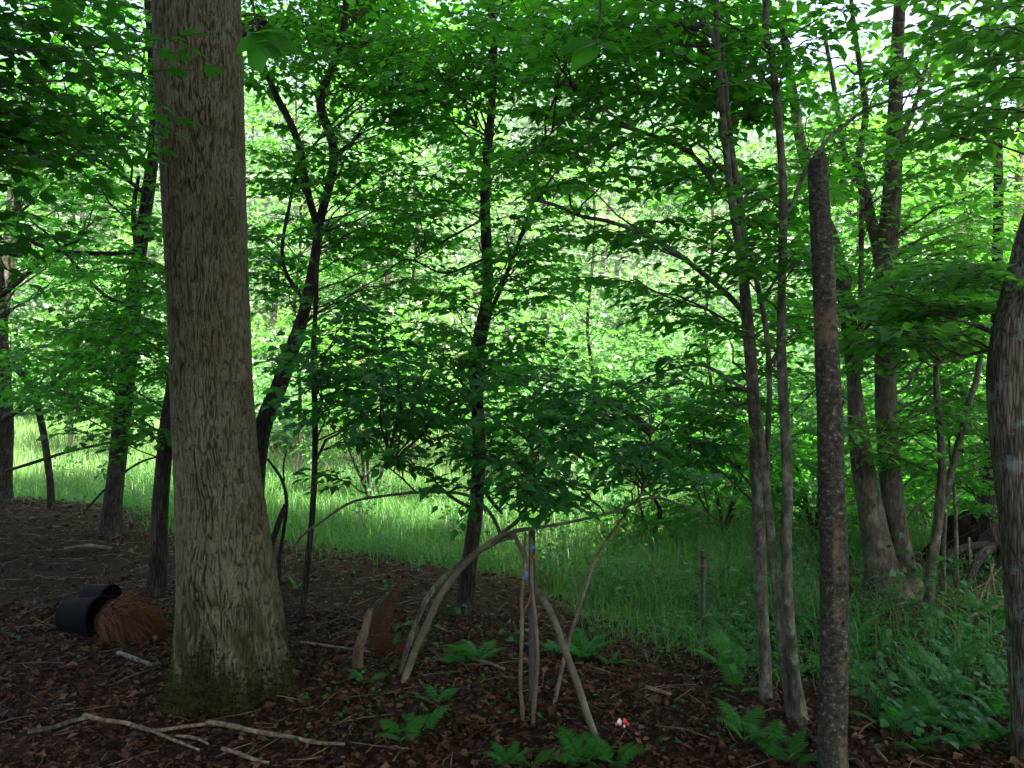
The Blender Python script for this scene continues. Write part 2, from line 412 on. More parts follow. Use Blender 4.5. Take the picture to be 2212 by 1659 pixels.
class Plant:
    """one tree or shrub: an Empty at its foot > trunk, branch, leaf, foliage"""
    def __init__(s, name, base, label, cat='tree', group=None, leaf='leaf_mid', tpl=TPL_OVATE, tplname='ovate', lsize=0.075, bark='bark_dark', indiv=100):
        s.base = np.asarray(base, float); s.root = empty(name, base, label, cat, group)
        s.leaf, s.tpl, s.tplname, s.lsize, s.bark, s.indiv = leaf, tpl, tplname, lsize, bark, indiv
        s.pos, s.axis, s.nrm, s.size = [], [], [], []
        s.tw = Geo(); s.line = []; s.rad = []
    def trunk(s, rows, d, name='trunk', flare=1.0, rough=0.06, m=14, root=True, top=None, per=8, mat=None):
        """rows: (px, py, width) or (px, py, width, d) in the measuring grid"""
        pts, rad = [], []
        for r in rows:
            dd = r[3] if len(r) > 3 else d
            pts.append(P(r[0], r[1], dd)); rad.append(r[2] * 0.5 / F * dd)
        if top is not None:
            t = np.asarray(pts[-1]); 
            pts.append(t + (np.asarray(top) - t) * 0.5 + rng.normal(0, .1, 3)); rad.append(rad[-1] * .8)
            pts.append(np.asarray(top, float)); rad.append(rad[-1] * .5)
        A = np.column_stack([np.array(pts), rad])
        A = spline(A, per)
        pts, rad = A[:, :3], A[:, 3]
        if root:
            z0 = float(G(pts[0, 0], pts[0, 1]))
            # carry the foot down into the ground
            ext = pts[0].copy(); ext[2] = min(z0 - 0.12, pts[0, 2] - 0.02)
            pts = np.vstack([ext, pts]); rad = np.concatenate([[rad[0] * 1.1], rad])
            if flare > 1:
                h = pts[:, 2] - z0
                rad = rad * (1 + (flare - 1) * np.exp(-np.clip(h, 0, 9) / 0.13))
        g = Geo(); g.tube(pts, rad, m, rough)
        o = g.build(name, M[mat or s.bark], s.root, s.base)
        s.line.append(pts); s.rad.append(rad)
        return o
    def branch(s, rows, d, name='branch', mat=None, m=7):
        return s.trunk(rows, d, name, root=False, rough=0.08, m=m, per=6, mat=mat)
    def attach(s, tip, rise=0.35):
        L = np.vstack(s.line); R = np.concatenate(s.rad)
        hd = np.hypot(L[:, 0] - tip[0], L[:, 1] - tip[1])
        want = tip[2] - rise * hd
        cost = np.abs(L[:, 2] - want) + 0.35 * hd
        i = int(np.argmin(cost))
        return L[i], R[i]
    def limb(s, tip, start=None, arch=0.12, fan=0.5, nsub=11, dens=1.0, flat=0.16, r0=None, droop=0.05, visible_from=0.3, tri=False):
        tip = np.asarray(tip, float)
        if start is None:
            start, rr = s.attach(tip)
        start = np.asarray(start, float)
        L = np.linalg.norm(tip - start)
        if L < 0.15: return
        t = np.linspace(0, 1, 9)[:, None]
        mid = (start + tip) / 2 + np.array([0, 0, arch * L]) + rng.normal(0, .05 * L, 3)
        c = (1 - t) ** 2 * start + 2 * t * (1 - t) * mid + t ** 2 * tip
        c[1:-1] += rng.normal(0, .012 * L, (7, 3))
        r0 = r0 or (0.0035 + 0.0042 * L)
        s.tw.tube(c, np.linspace(r0, 0.0016, 9), 5, cap=False)
        tg = norm(np.gradient(c, axis=0))
        reach = min(fan, 0.55 * L + .1)
        sign = 1
        for q in np.linspace(visible_from, 1.0, nsub):
            f = q * 8; i = min(int(f), 7); w = f - i
            p = c[i] * (1 - w) + c[i + 1] * w
            d = norm(tg[i] * (1 - w) + tg[i + 1] * w)
            sd = norm(np.cross(d, [0, 0, 1.0]))
            sign = -sign
            ang = rng.uniform(.6, 1.1) if q < 0.99 else 0.0
            td = d * math.cos(ang) + sd * sign * math.sin(ang)
            td[2] = td[2] * 0.5 + rng.normal(0, flat)
            td = norm(td)
            ln = reach * (1.05 - 0.6 * q) * rng.uniform(.7, 1.25)
            k = max(3, int(ln / (s.lsize * 0.52) * dens))
            u = np.linspace(0.15, 1, k)
            tp = p + td * (ln * u)[:, None] + np.array([0, 0, -1.0]) * (droop * ln * u[:, None] ** 2 * 3)
            s.tw.tube(np.vstack([p, tp[k // 2], tp[-1]]), [0.0022, 0.0015, 0.001], 3, cap=False)
            tsd = norm(np.cross(td, [0, 0, 1.0]))
            alt = np.where(np.arange(k) % 2 == 0, 1.0, -1.0) * (rng.random(k) < 2)
            la = td * 0.75 + tsd * alt[:, None] * 0.8 + rng.normal(0, .22, (k, 3))
            la[-1] = td
            la[:, 2] -= rng.uniform(0.05, 0.5, k)
            nn = np.array([0, 0, 1.0]) + rng.normal(0, .33, (k, 3))
            keep = rng.random(k) < 0.93
            s.pos.append(tp[keep]); s.axis.append(la[keep]); s.nrm.append(nn[keep])
            s.size.append((s.lsize * rng.uniform(.6, 1.25, k))[keep])
    def fill(s, n, x0, y0, x1, y1, d0, d1, **kw):
        """n limbs whose tips spread through a part of space seen between these grid points and distances"""
        for _ in range(n):
            d = rng.uniform(d0, d1)
            tip = P(rng.uniform(x0, x1), rng.uniform(y0, y1), d)
            s.limb(tip, **kw)
    def finish(s):
        if s.tw.V: s.tw.build('twigs', M['twig'], s.root, s.base)['kind'] = 'stuff'
        if not s.pos: return s.root
        pos, axis, nrm, size = np.vstack(s.pos), np.vstack(s.axis), np.vstack(s.nrm), np.concatenate(s.size)
        ok = pos[:, 2] > G(pos[:, 0], pos[:, 1]) + 0.05
        dc = np.linalg.norm(pos - np.array([0, 0, EYE]), axis=1)
        ok &= dc > 1.3
        pos, axis, nrm, size, dc = pos[ok], axis[ok], nrm[ok], size[ok], dc[ok]
        px = np.abs(pos[:, 0] / np.maximum(pos[:, 1], .1)); py = np.abs((pos[:, 2] - EYE) / np.maximum(pos[:, 1], .1))
        score = np.where((px < .62) & (py < .465) & (pos[:, 1] > 0.5), size / dc, 0)
        order = np.argsort(-score)
        k = min(s.indiv, int((score > 0).sum()))
        sel = order[:k]; rest = order[k:]
        sd, ax, up = leaf_frames(axis, nrm)
        for i in sel:
            leaf_object('leaf', s.tplname, s.tpl, M[s.leaf], s.root, s.base, pos[i], sd[i], ax[i], up[i], float(size[i]))
        if len(rest):
            far_tpl = TPL_MID if s.tpl is TPL_OVATE and s.base[1] > 5.5 else s.tpl
            V, T = leaves_geo(far_tpl, pos[rest], axis[rest], nrm[rest], size[rest])
            o = link('foliage', mesh('foliage', V - s.base, None, T, M[s.leaf]), s.root)
            o['kind'] = 'stuff'
        return s.root

def crown_points(n, R, H, lsz, clumps=70, r=0.8):
    """leaf cloud of an ellipsoid crown made of clumps, with gaps"""
    d = norm(rng.normal(0, 1, (clumps, 3)))
    rad = rng.uniform(.45, 1.0, clumps) ** 0.6
    C = d * rad[:, None] * np.array([R, R, H])
    C[:, 2] = np.where(C[:, 2] < -0.5 * H, -0.5 * H + rng.normal(0, .2, clumps), C[:, 2])
    sz = rng.uniform(.6, 1.3, clumps) * r
    i = rng.integers(0, clumps, n)
    o = rng.normal(0, .5, (n, 3)) * sz[i][:, None] * np.array([1, 1, .55])
    pos = C[i] + o
    ax = norm(o + d[i] * 0.4) + rng.normal(0, .5, (n, 3)); ax[:, 2] -= .3
    nr = np.array([0, 0, 1.0]) + rng.normal(0, .45, (n, 3)) + d[i] * .35
    return pos, ax, nr, lsz * rng.uniform(.6, 1.3, n)

EXEC_SCENE = True
# ------------------------------------------------------------------ ground
def build_ground():
    ys = np.concatenate([np.linspace(-20, 1.6, 30), np.arange(1.7, 12, 0.075), np.linspace(12.1, 45, 110), np.linspace(47, 260, 60), np.linspace(280, 900, 8)])
    xs = np.concatenate([-np.geomspace(9, 700, 45)[::-1], np.arange(-8.9, 8.95, 0.085), np.geomspace(9, 700, 45)])
    X, Y = np.meshgrid(xs, ys)
    Z = G(X, Y)
    near = (np.abs(X) < 9) & (Y > 1.6) & (Y < 12)
    Z = Z + near * (0.010 * wob(X, Y, 0.06) + 0.006 * rng.normal(0, 1, X.shape))
    V = np.stack([X, Y, Z], -1).reshape(-1, 3)
    nx, ny = len(xs), len(ys)
    i, j = np.meshgrid(np.arange(ny - 1), np.arange(nx - 1), indexing='ij')
    Q = np.stack([i * nx + j, i * nx + j + 1, (i + 1) * nx + j + 1, (i + 1) * nx + j], -1).reshape(-1, 4)
    m, n, o = nodes('forest_floor')
    L = n.links
    tc = n.nodes.new('ShaderNodeTexCoord')
    n1 = n.nodes.new('ShaderNodeTexNoise'); n1.inputs['Scale'].default_value = 18; n1.inputs['Detail'].default_value = 10; n1.inputs['Roughness'].default_value = .75
    L.new(tc.outputs['Object'], n1.inputs['Vector'])
    soil = ramp(n, [(0.3, (0.010, 0.006, 0.0035)), (0.5, (0.022, 0.012, 0.007)), (0.7, (0.040, 0.022, 0.013))])
    L.new(n1.outputs[0], soil.inputs[0])
    n2 = n.nodes.new('ShaderNodeTexNoise'); n2.inputs['Scale'].default_value = 3; n2.inputs['Detail'].default_value = 8
    L.new(tc.outputs['Object'], n2.inputs['Vector'])
    turf = ramp(n, [(0.35, (0.03, 0.06, 0.012)), (0.65, (0.07, 0.12, 0.025))])
    L.new(n2.outputs[0], turf.inputs[0])
    at = n.nodes.new('ShaderNodeAttribute'); at.attribute_name = 'turf'
    mx = n.nodes.new('ShaderNodeMix'); mx.data_type = 'RGBA'
    L.new(at.outputs['Fac'], mx.inputs[0]); L.new(soil.outputs[0], mx.inputs[6]); L.new(turf.outputs[0], mx.inputs[7])
    p = n.nodes.new('ShaderNodeBsdfPrincipled'); p.inputs['Roughness'].default_value = .95; p.inputs['Specular IOR Level'].default_value = .1
    L.new(mx.outputs[2], p.inputs['Base Color'])
    b = n.nodes.new('ShaderNodeBump'); b.inputs['Strength'].default_value = .7; b.inputs['Distance'].default_value = .03
    L.new(n1.outputs[0], b.inputs['Height']); L.new(b.outputs[0], p.inputs['Normal']); L.new(p.outputs[0], o.inputs[0])
    me = mesh('ground', V, Q, None, m, True)
    a = me.attributes.new('turf', 'FLOAT', 'POINT')
    a.data.foreach_set('value', ss(-.2, 1.5, V[:, 1] - edge_y(V[:, 0]) + .4 * wob(V[:, 0], V[:, 1], .5)).astype(np.float32))
    tag(link('ground', me), 'forest floor of dark soil running out into grassy meadow and hill', None, None, 'structure')
build_ground()

# ------------------------------------------------------------------ the wooded hill beyond the meadow
def far_wood():
    P_, A_, N_, S_ = [], [], [], []
    tg = Geo()
    spots = []
    for k in range(520):
        y = 27 + 100 * rng.random() ** 1.5
        x = rng.uniform(-0.85, 0.85) * y
        spots.append((x, y))
    used = []
    for x, y in spots:
        if any((x - a) ** 2 + (y - b) ** 2 < (2.2 + y * .045) ** 2 for a, b in used): continue
        used.append((x, y))
    for x, y in used:
        z = float(G(x, y))
        h = rng.uniform(7, 13) * (0.55 if y < 36 else 1.0) * (1.38 if x < .12 * y else 1.0)
        R = h * rng.uniform(.26, .36)
        n = int(2000 if y < 60 else 1200)
        sz = 0.26 if y < 45 else 0.46
        p, a, nn, s = crown_points(n, R, h * .45, sz, 46, R * .36)
        P_.append(p + np.array([x, y, z + h * .5])); A_.append(a); N_.append(nn); S_.append(s)
        tg.tube(np.array([[x, y, z - .3], [x + rng.normal(0, .3), y, z + h * .4], [x, y, z + h * .8]]), [.16, .12, .05], 6, cap=False)
    pos = np.vstack(P_)
    V, T = leaves_geo(TPL_FAR, pos, np.vstack(A_), np.vstack(N_), np.concatenate(S_))
    o = link('hillside_wood', mesh('hillside_wood', V, None, T, M['leaf_far']))
    tag(o, 'sunlit mass of pale green woodland on the hill behind the meadow', 'woodland', None, 'stuff')
    t = tg.build('hillside_wood_trunks', M['bark_dark'])
    tag(t, 'slim trunks standing inside the sunlit woodland on the hill', 'woodland', None, 'stuff')
far_wood()

# bright scrub along the far edge of the meadow
def scrub():
    P_, A_, N_, S_ = [], [], [], []
    for k in range(165):
        px = rng.uniform(-60, 2300); d = rng.uniform(17, 28)
        if px < 560: d = rng.uniform(24, 30)
        if px > 1020 and rng.random() < .45: d = rng.uniform(12.5, 17)
        b = PG(px, d)
        h = rng.uniform(1.0, 2.6) * (1.35 if px > 1050 else .8)
        p, a, nn, s = crown_points(700, h * .6, h * .5, .15, 26, h * .28)
        p[:, 2] = np.abs(p[:, 2] + h * .45) 
        P_.append(p + b); A_.append(a); N_.append(nn); S_.append(s)
    V, T = leaves_geo(TPL_FAR, np.vstack(P_), np.vstack(A_), np.vstack(N_), np.concatenate(S_))
    o = link('meadow_scrub', mesh('meadow_scrub', V, None, T, M['leaf_shrub']))
    tag(o, 'bank of bright yellow green scrub along the far meadow edge', 'scrub', None, 'stuff')
scrub()

# ------------------------------------------------------------------ utility wires across the clearing
def wires():
    x0, x1 = -34.0, 34.0
    def yy(x): return 33 - 0.10 * x
    posts = []
    for x, lab in ((x0, 'wooden utility pole at the left end of the wires beyond the meadow'), (x1, 'wooden utility pole at the right end of the wires beyond the meadow')):
        y = yy(x); z = float(G(x, y))
        r = empty('utility_pole', (x, y, z), lab, 'pole')
        g = Geo(); g.tube(np.array([[0, 0, -.5], [0, 0, 6], [0, 0, 12.5]]), [.16, .14, .11], 12); g.build('pole', M['pole'], r)
        g = Geo(); g.tube(np.array([[-.9, 0, 11.2], [0, .1, 11.2], [.9, 0, 11.2]]), .06, 4); g.build('crossarm', M['pole'], r)
    labs = ['top wire of the pale utility wires crossing in front of the hill', 'second pale utility wire below the top one before the hill',
            'third pale utility wire under the second one before the hill', 'lowest of the pale utility wires crossing before the hill']
    for k, (pl, pr) in enumerate(((338, 495), (372, 540), (405, 583), (440, 622))):
        ts = np.linspace(0, 1, 41)
        pts = []
        for t in ts:
            x = x0 + (x1 - x0) * t; y = yy(x)
            zl = EYE - (pl - 829.5) / F * 35.0; zr = EYE - (pr - 829.5) / F * 31.5
            pts.append([x, y + .2 * k, zl + (zr - zl) * (x + 17) / 28.0 - .9 * (1 - (2 * t - 1) ** 2) * .35])
        g = Geo(); g.tube(np.array(pts), .010, 5)
        tag(g.build('utility_wire', M['wire']), labs[k], 'wire', 'utility wires across the clearing')
wires()

# ------------------------------------------------------------------ grass and litter
def grass(name, n, sampler, hmin, hmax, w, mat, label, seg=3):
    xy = sampler(n)
    n = len(xy)
    z = G(xy[:, 0], xy[:, 1])
    base = np.column_stack([xy, z - .01])
    az = rng.uniform(0, 2 * np.pi, n); lean = rng.uniform(.25, 1.25, n)
    h = rng.uniform(hmin, hmax, n) * (1 + .35 * wob(xy[:, 0], xy[:, 1], .8) * .5) * (.45 + .55 * ss(-.3, 2.2, xy[:, 1] - edge_y(xy[:, 0])))
    out_d = np.column_stack([np.cos(az), np.sin(az), np.zeros(n)])
    sd = np.column_stack([-np.sin(az), np.cos(az), np.zeros(n)])
    Vs = []
    for k in range(seg + 1):
        t = k / seg
        c = base + np.array([0, 0, 1.0]) * (h * (t - .42 * lean * t ** 2.4))[:, None] + out_d * (h * lean * .75 * t ** 1.9)[:, None]
        ww = (w * (1 - t ** 1.5) + .0004) * rng.uniform(.8, 1.2, n)
        Vs += [c - sd * ww[:, None] * .5, c + sd * ww[:, None] * .5]
    V = np.stack(Vs, 1).reshape(-1, 3)
    k = 2 * (seg + 1)
    q = np.array([[2 * i, 2 * i + 1, 2 * i + 3, 2 * i + 2] for i in range(seg)])
    Q = (q[None] + (np.arange(n) * k)[:, None, None]).reshape(-1, 4)
    o = link(name, mesh(name, V, Q, None, M[mat]))
    tag(o, label, 'grass', None, 'stuff')

def samp_wedge(d0, d1, dens_fn, half=0.68):
    def f(n):
        res = np.zeros((0, 2))
        while len(res) < n:
            d = np.sqrt(rng.uniform(d0 ** 2, d1 ** 2, n * 2)); x = rng.uniform(-half, half, n * 2) * d
            ok = rng.random(n * 2) < dens_fn(x, d)
            res = np.vstack([res, np.column_stack([x, d])[ok]])
        return res[:n]
    return f

grass('meadow_grass', 62000, samp_wedge(4.2, 14.5, lambda x, y: ss(-.7, 1.3, y - edge_y(x) + .55 * wob(x, y, .4)) ** 1.5 * np.clip(.65 + .5 * wob(x + 4, y, .7), .1, 1) * np.where(x > 1.25, np.where(y < 6.5, .28, .6), 1) * (1 - .92 * ss(2.1, 2.7, x) * ss(5.0, 5.6, y) * ss(8, 7, y))),
      .18, .55, .0075, 'grass', 'tall arching green grass where the leaf litter ends', 2)
grass('far_meadow_grass', 56000, samp_wedge(9, 30, lambda x, y: np.clip((16 / y), 0, 1) * ss(0, 1.0, y - edge_y(x) - 1.5)),
      .25, .62, .016, 'grass_pale', 'tall pale grass of the sunlit meadow beyond the trees', 2)

def weeds():
    xy = samp_wedge(3.6, 13, lambda x, y: np.clip(ss(-.9, .6, y - edge_y(x)), .16, 1) * np.clip(.25 + .9 * wob(x + 2, y + 5, .35), .0, 1) * np.where(x > .6, 1, .6), .66)(36000)
    n = len(xy)
    pos = np.column_stack([xy, G(xy[:, 0], xy[:, 1]) + rng.uniform(.02, .28, n) ** 1.2 * np.clip(.25 + ss(-.5, .8, xy[:, 1] - edge_y(xy[:, 0])), 0, 1)])
    az = rng.uniform(0, 6.28, n)
    ax = np.column_stack([np.cos(az), np.sin(az), rng.normal(-.1, .25, n)])
    V, T = leaves_geo(TPL_MID, pos, ax, np.array([0, 0, 1.0]) + rng.normal(0, .35, (n, 3)), rng.uniform(.014, .042, n))
    tag(link('ground_weeds', mesh('ground_weeds', V, None, T, M['forb'])), 'low leafy weeds mixed into the grass at the wood edge', 'weeds', None, 'stuff')
weeds()

def tall_weeds():
    c = samp_wedge(5.2, 15, lambda x, y: ss(.3, 1.2, y - edge_y(x)) * np.where(x > -.5, 1, .45), .66)(330)
    P_, A_ = [], []
    g = Geo()
    for x, y in c:
        k = int(rng.integers(16, 46)); h = rng.uniform(.22, .62); z = float(G(x, y))
        t = rng.uniform(.25, 1, k); az = rng.uniform(0, 6.28, k); r = rng.uniform(.02, .2, k) * (1.1 - .5 * t)
        P_.append(np.column_stack([x + r * np.cos(az), y + r * np.sin(az), z + h * t]))
        A_.append(np.column_stack([np.cos(az), np.sin(az), rng.normal(-.2, .3, k)]))
        for q in range(3):
            a = rng.uniform(0, 6.28)
            g.tube(np.array([[x, y, z - .02], [x + .05 * math.cos(a), y + .05 * math.sin(a), z + h * .6], [x + .12 * math.cos(a), y + .12 * math.sin(a), z + h]]), [.003, .002, .001], 3, cap=False)
    pos = np.vstack(P_); n = len(pos)
    V, T = leaves_geo(TPL_MID, pos, np.vstack(A_), np.array([0, 0, 1.0]) + rng.normal(0, .35, (n, 3)), rng.uniform(.03, .085, n))
    tag(link('meadow_weeds', mesh('meadow_weeds', V, None, T, M['forb'])), 'clumps of taller leafy weeds standing among the meadow grass', 'weeds', None, 'stuff')
    # dead stalks standing in the grass
    for x, y in samp_wedge(5.5, 16, lambda x, y: ss(.2, 1, y - edge_y(x)), .66)(420):
        z = float(G(x, y)); h = rng.uniform(.3, .8); a = rng.uniform(0, 6.28); l = rng.uniform(.05, .35)
        g.tube(np.array([[x, y, z - .02], [x + l * .3 * math.cos(a), y + l * .3 * math.sin(a), z + h * .6], [x + l * math.cos(a), y + l * math.sin(a), z + h]]), [.0028, .002, .001], 3, cap=False)
    tag(g.build('weed_stalks', M['stick']), 'thin dry stalks standing in the meadow grass', 'stalks', None, 'stuff')
tall_weeds()

def litter():
    def dens(x, y): return np.clip(1.15 - ss(-.4, 1.4, y - edge_y(x)) * np.where(x > 1.6, .55, 1.0), 0.03, 1)
    xy = np.vstack([samp_wedge(1.9, 6, dens, .75)(48000), samp_wedge(6, 12, dens, .7)(17000)])
    n = len(xy)
    pos = np.column_stack([xy, G(xy[:, 0], xy[:, 1]) + rng.uniform(.0, .03, n)])
    az = rng.uniform(0, 6.28, n)
    ax = np.column_stack([np.cos(az), np.sin(az), rng.normal(0, .25, n)])
    nr = np.array([0, 0, 1.0]) + rng.normal(0, .6, (n, 3))
    V, T = leaves_geo(TPL_DEAD, pos, ax, nr, rng.uniform(.012, .046, n) * np.where(rng.random(n) < .12, 1.8, 1))
    tag(link('leaf_litter', mesh('leaf_litter', V, None, T, M['litter'])), 'brown dead leaves strewn over the forest floor', 'leaf litter', None, 'stuff')
    g = Geo()
    xy = samp_wedge(2.2, 10, dens, .7)(1700)
    for x, y in xy:
        L = rng.uniform(.06, .35); a = rng.uniform(0, 6.28)
        z = float(G(x, y)) + .02
        d = np.array([math.cos(a), math.sin(a), rng.normal(0, .12)]) * L
        p = np.array([x, y, z])
        g.tube(np.vstack([p, p + d * .5 + rng.normal(0, .01, 3), p + d]), [rng.uniform(.002, .005), .003, .0015], 4, cap=False)
    tag(g.build('twig_litter', M['stick']), 'small broken twigs scattered among the dead leaves', 'twigs', None, 'stuff')
litter()

# ------------------------------------------------------------------ overhead crowns shared by the tall trees
CANOPY = []
for k in range(3):
    p, a, nn, s = crown_points(15000, 3.6, 3.2, .15, 95, .95)
    V, T = leaves_geo(TPL_FAR, p, a, nn, s)
    CANOPY.append(mesh('crown', V, None, T, M['leaf_top']))
def crown(plant_root, base, at, k=0, sc=(1, 1, 1), rot=0):
    o = bpy.data.objects.new('crown', CANOPY[k % 3])
    COL.objects.link(o)
    o.parent = plant_root
    o.location = [float(at[i] - base[i]) for i in range(3)]
    o.scale = sc; o.rotation_euler = (0, 0, rot)
    o['kind'] = 'stuff'

# ------------------------------------------------------------------ the big oak
def oak():
    d = 4.3
    rows = [(476, 1600, 330), (477, 1570, 298), (484, 1530, 272), (491, 1470, 246), (494, 1400, 230), (493, 1300, 212), (485, 1200, 197), (477, 1100, 187), (468, 1000, 177),
            (459, 850, 171), (454, 700, 168), (448, 550, 168), (442, 400, 170), (433, 200, 178), (426, 0, 182), (421, -120, 184)]
    base = PG(480, d)
    root = empty('oak_tree', base, 'massive grey oak trunk with mossy flared foot, nearest on the left', 'tree')
    A = np.array([[*P(r[0], r[1], d), r[2] * .5 / F * d] for r in rows])
    A = spline(A, 10)
    z = np.linspace(base[2] - .12, A[-1, 2], 430)
    o = np.argsort(A[:, 2]); A = A[o]
    cx = np.interp(z, A[:, 2], A[:, 0]); cr = np.interp(z, A[:, 2], A[:, 3])
    m = 290
    # finer spacing on the side that faces the viewer
    q = np.linspace(0, 1, m, endpoint=False)
    th = 2 * np.pi * q + .74 * np.sin(2 * np.pi * q) + np.pi / 2
    TH, Z = np.meshgrid(th, z)
    def lattice(nu, hz, seed):
        r = np.random.default_rng(seed); T = r.uniform(0, 1, (400, nu))
        def f(u, v):
            iu = np.floor(u).astype(int); iv = np.floor(v).astype(int)
            a = u - iu; b = v - iv; a = a * a * (3 - 2 * a); b = b * b * (3 - 2 * b)
            g = lambda p, q: T[q % 400, p % nu]
            return (g(iu, iv) * (1 - a) + g(iu + 1, iv) * a) * (1 - b) + (g(iu, iv + 1) * (1 - a) + g(iu + 1, iv + 1) * a) * b
        return lambda u, v: f(u / (2 * np.pi) * nu, v / hz)
    big = lattice(12, .22, 1); mid = lattice(40, .06, 2)
    wz = Z + .05 * (mid(TH, Z) - .5); wt = TH + .05 * (mid(TH + 1, Z + 3) - .5) + .10 * (big(TH, Z + 9) - .5)
    l1, l2, l3, l4 = lattice(124, .085, 3), lattice(190, .050, 4), lattice(250, .022, 5), lattice(30, .30, 6)
    a1 = l1(wt, wz) * .62 + l2(wt, wz) * .38
    a2 = l2(wt + .7, wz + 2) * .6 + l1(wt + 2, wz + 5) * .4
    r1 = np.abs(a1 - .5) * 2; r2 = np.abs(a2 - .5) * 2
    deep = .50 + .55 * l4(TH, Z) + .35 * ss(1.0, 0, Z - base[2])
    e = np.minimum(ss(0, .20, r1), .6 + .4 * ss(0, .14, r2))
    fine = l3(wt, wz)
    hgt = np.clip(1 - (1 - e) * deep, 0, 1) * (.80 + .20 * fine)
    lump = .012 * np.sin(3 * TH + Z * 1.1) + .010 * np.sin(2 * TH - Z * 2.3 + 1) + .008 * np.sin(5 * TH + Z * 1.7)
    foot = np.exp(-np.clip(Z - base[2], 0, 9) / .16)
    R = cr[:, None] * (1 + lump * 2 + .13 * foot * np.sin(5 * TH + .8)) + .014 * (hgt - .8)
    X = cx[:, None] + R * np.cos(TH); Y = d + R * np.sin(TH)
    V = np.stack([X, Y, Z], -1).reshape(-1, 3)
    n = len(z)
    i, j = np.meshgrid(np.arange(n - 1), np.arange(m), indexing='ij'); j2 = (j + 1) % m
    Q = np.stack([i * m + j, i * m + j2, (i + 1) * m + j2, (i + 1) * m + j], -1).reshape(-1, 4)
    # material
    mt, nn, oo = nodes('oak_bark'); L = nn.links
    at = nn.nodes.new('ShaderNodeAttribute'); at.attribute_name = 'plate'
    av = nn.nodes.new('ShaderNodeAttribute'); av.attribute_name = 'tone'
    r = ramp(nn, [(0.0, (0.022, 0.018, 0.012)), (0.4, (0.045, 0.043, 0.028)), (0.75, (0.076, 0.074, 0.049)), (1.0, (0.130, 0.128, 0.092))])
    tcn = nn.nodes.new('ShaderNodeTexCoord')
    n1 = nn.nodes.new('ShaderNodeTexNoise'); n1.inputs['Scale'].default_value = 90; n1.inputs['Detail'].default_value = 6
    L.new(tcn.outputs['Object'], n1.inputs['Vector'])
    ad = nn.nodes.new('ShaderNodeMath'); ad.operation = 'MULTIPLY_ADD'; ad.inputs[1].default_value = .35; 
    L.new(n1.outputs[0], ad.inputs[0]); L.new(at.outputs['Fac'], ad.inputs[2])
    sb = nn.nodes.new('ShaderNodeMath'); sb.operation = 'SUBTRACT'; sb.inputs[1].default_value = .2; L.new(ad.outputs[0], sb.inputs[0])
    L.new(sb.outputs[0], r.inputs[0])
    # warm and lichen tinted patches
    n2 = nn.nodes.new('ShaderNodeTexNoise'); n2.inputs['Scale'].default_value = 4.5; n2.inputs['Detail'].default_value = 8; n2.inputs['Roughness'].default_value = .65
    L.new(tcn.outputs['Object'], n2.inputs['Vector'])
    tint = ramp(nn, [(0.32, (.66, .60, .48)), (0.45, (.95, .90, .74)), (0.55, (1.0, 1.0, .92)), (0.66, (.95, 1.08, .95)), (0.8, (1.15, 1.1, .85))])
    L.new(n2.outputs[0], tint.inputs[0])
    mm = nn.nodes.new('ShaderNodeVectorMath'); mm.operation = 'MULTIPLY'; L.new(r.outputs[0], mm.inputs[0]); L.new(tint.outputs[0], mm.inputs[1])
    n3 = nn.nodes.new('ShaderNodeTexNoise'); n3.inputs['Scale'].default_value = 26; n3.inputs['Detail'].default_value = 8; n3.inputs['Roughness'].default_value = .7
    L.new(tcn.outputs['Object'], n3.inputs['Vector'])
    mr = nn.nodes.new('ShaderNodeMapRange'); mr.inputs[1].default_value = .58; mr.inputs[2].default_value = .68; mr.inputs[4].default_value = .55
    L.new(n3.outputs[0], mr.inputs[0])
    mx = nn.nodes.new('ShaderNodeMix'); mx.data_type = 'RGBA'; L.new(mr.outputs[0], mx.inputs[0]); L.new(mm.outputs[0], mx.inputs[6]); mx.inputs[7].default_value = (.16, .20, .15, 1)
    mo = nn.nodes.new('ShaderNodeMix'); mo.data_type = 'RGBA'; L.new(av.outputs['Fac'], mo.inputs[0]); L.new(mx.outputs[2], mo.inputs[6]); mo.inputs[7].default_value = (.020, .023, .007, 1)
    p = nn.nodes.new('ShaderNodeBsdfPrincipled'); p.inputs['Roughness'].default_value = .92; p.inputs['Specular IOR Level'].default_value = .12
    L.new(mo.outputs[2], p.inputs['Base Color'])
    bp = nn.nodes.new('ShaderNodeBump'); bp.inputs['Strength'].default_value = .5; bp.inputs['Distance'].default_value = .004
    L.new(n1.outputs[0], bp.inputs['Height']); L.new(bp.outputs[0], p.inputs['Normal']); L.new(p.outputs[0], oo.inputs[0])
    me = mesh('trunk', V - base, Q, None, mt, True)
    a1 = me.attributes.new('plate', 'FLOAT', 'POINT'); a1.data.foreach_set('value', np.clip(hgt, 0, 1).ravel().astype(np.float32))
    hz_ = Z - base[2]
    mossline = .22 + .05 * np.sin(TH * 3 + .5) + .03 * np.sin(TH * 7) + .06 * np.sin(TH * 2 - 1.2) + .16 * (mid(TH, Z * .5) - .5) + .10 * (l1(TH, Z) - .5)
    ms = np.maximum(ss(.10, -.10, hz_ - mossline), .75 * ss(.75, .35, hz_) * ss(.35, .75, .5 + .5 * np.sin(TH * 8 + Z * 9) * np.sin(Z * 14 + 3 * TH)))
    a2 = me.attributes.new('tone', 'FLOAT', 'POINT'); a2.data.foreach_set('value', ms.ravel().astype(np.float32))
    link('trunk', me, root)
    # moss tufts on the foot
    n = 9000
    t = rng.uniform(0, 6.283, n); zz = base[2] + rng.uniform(0, .5, n)
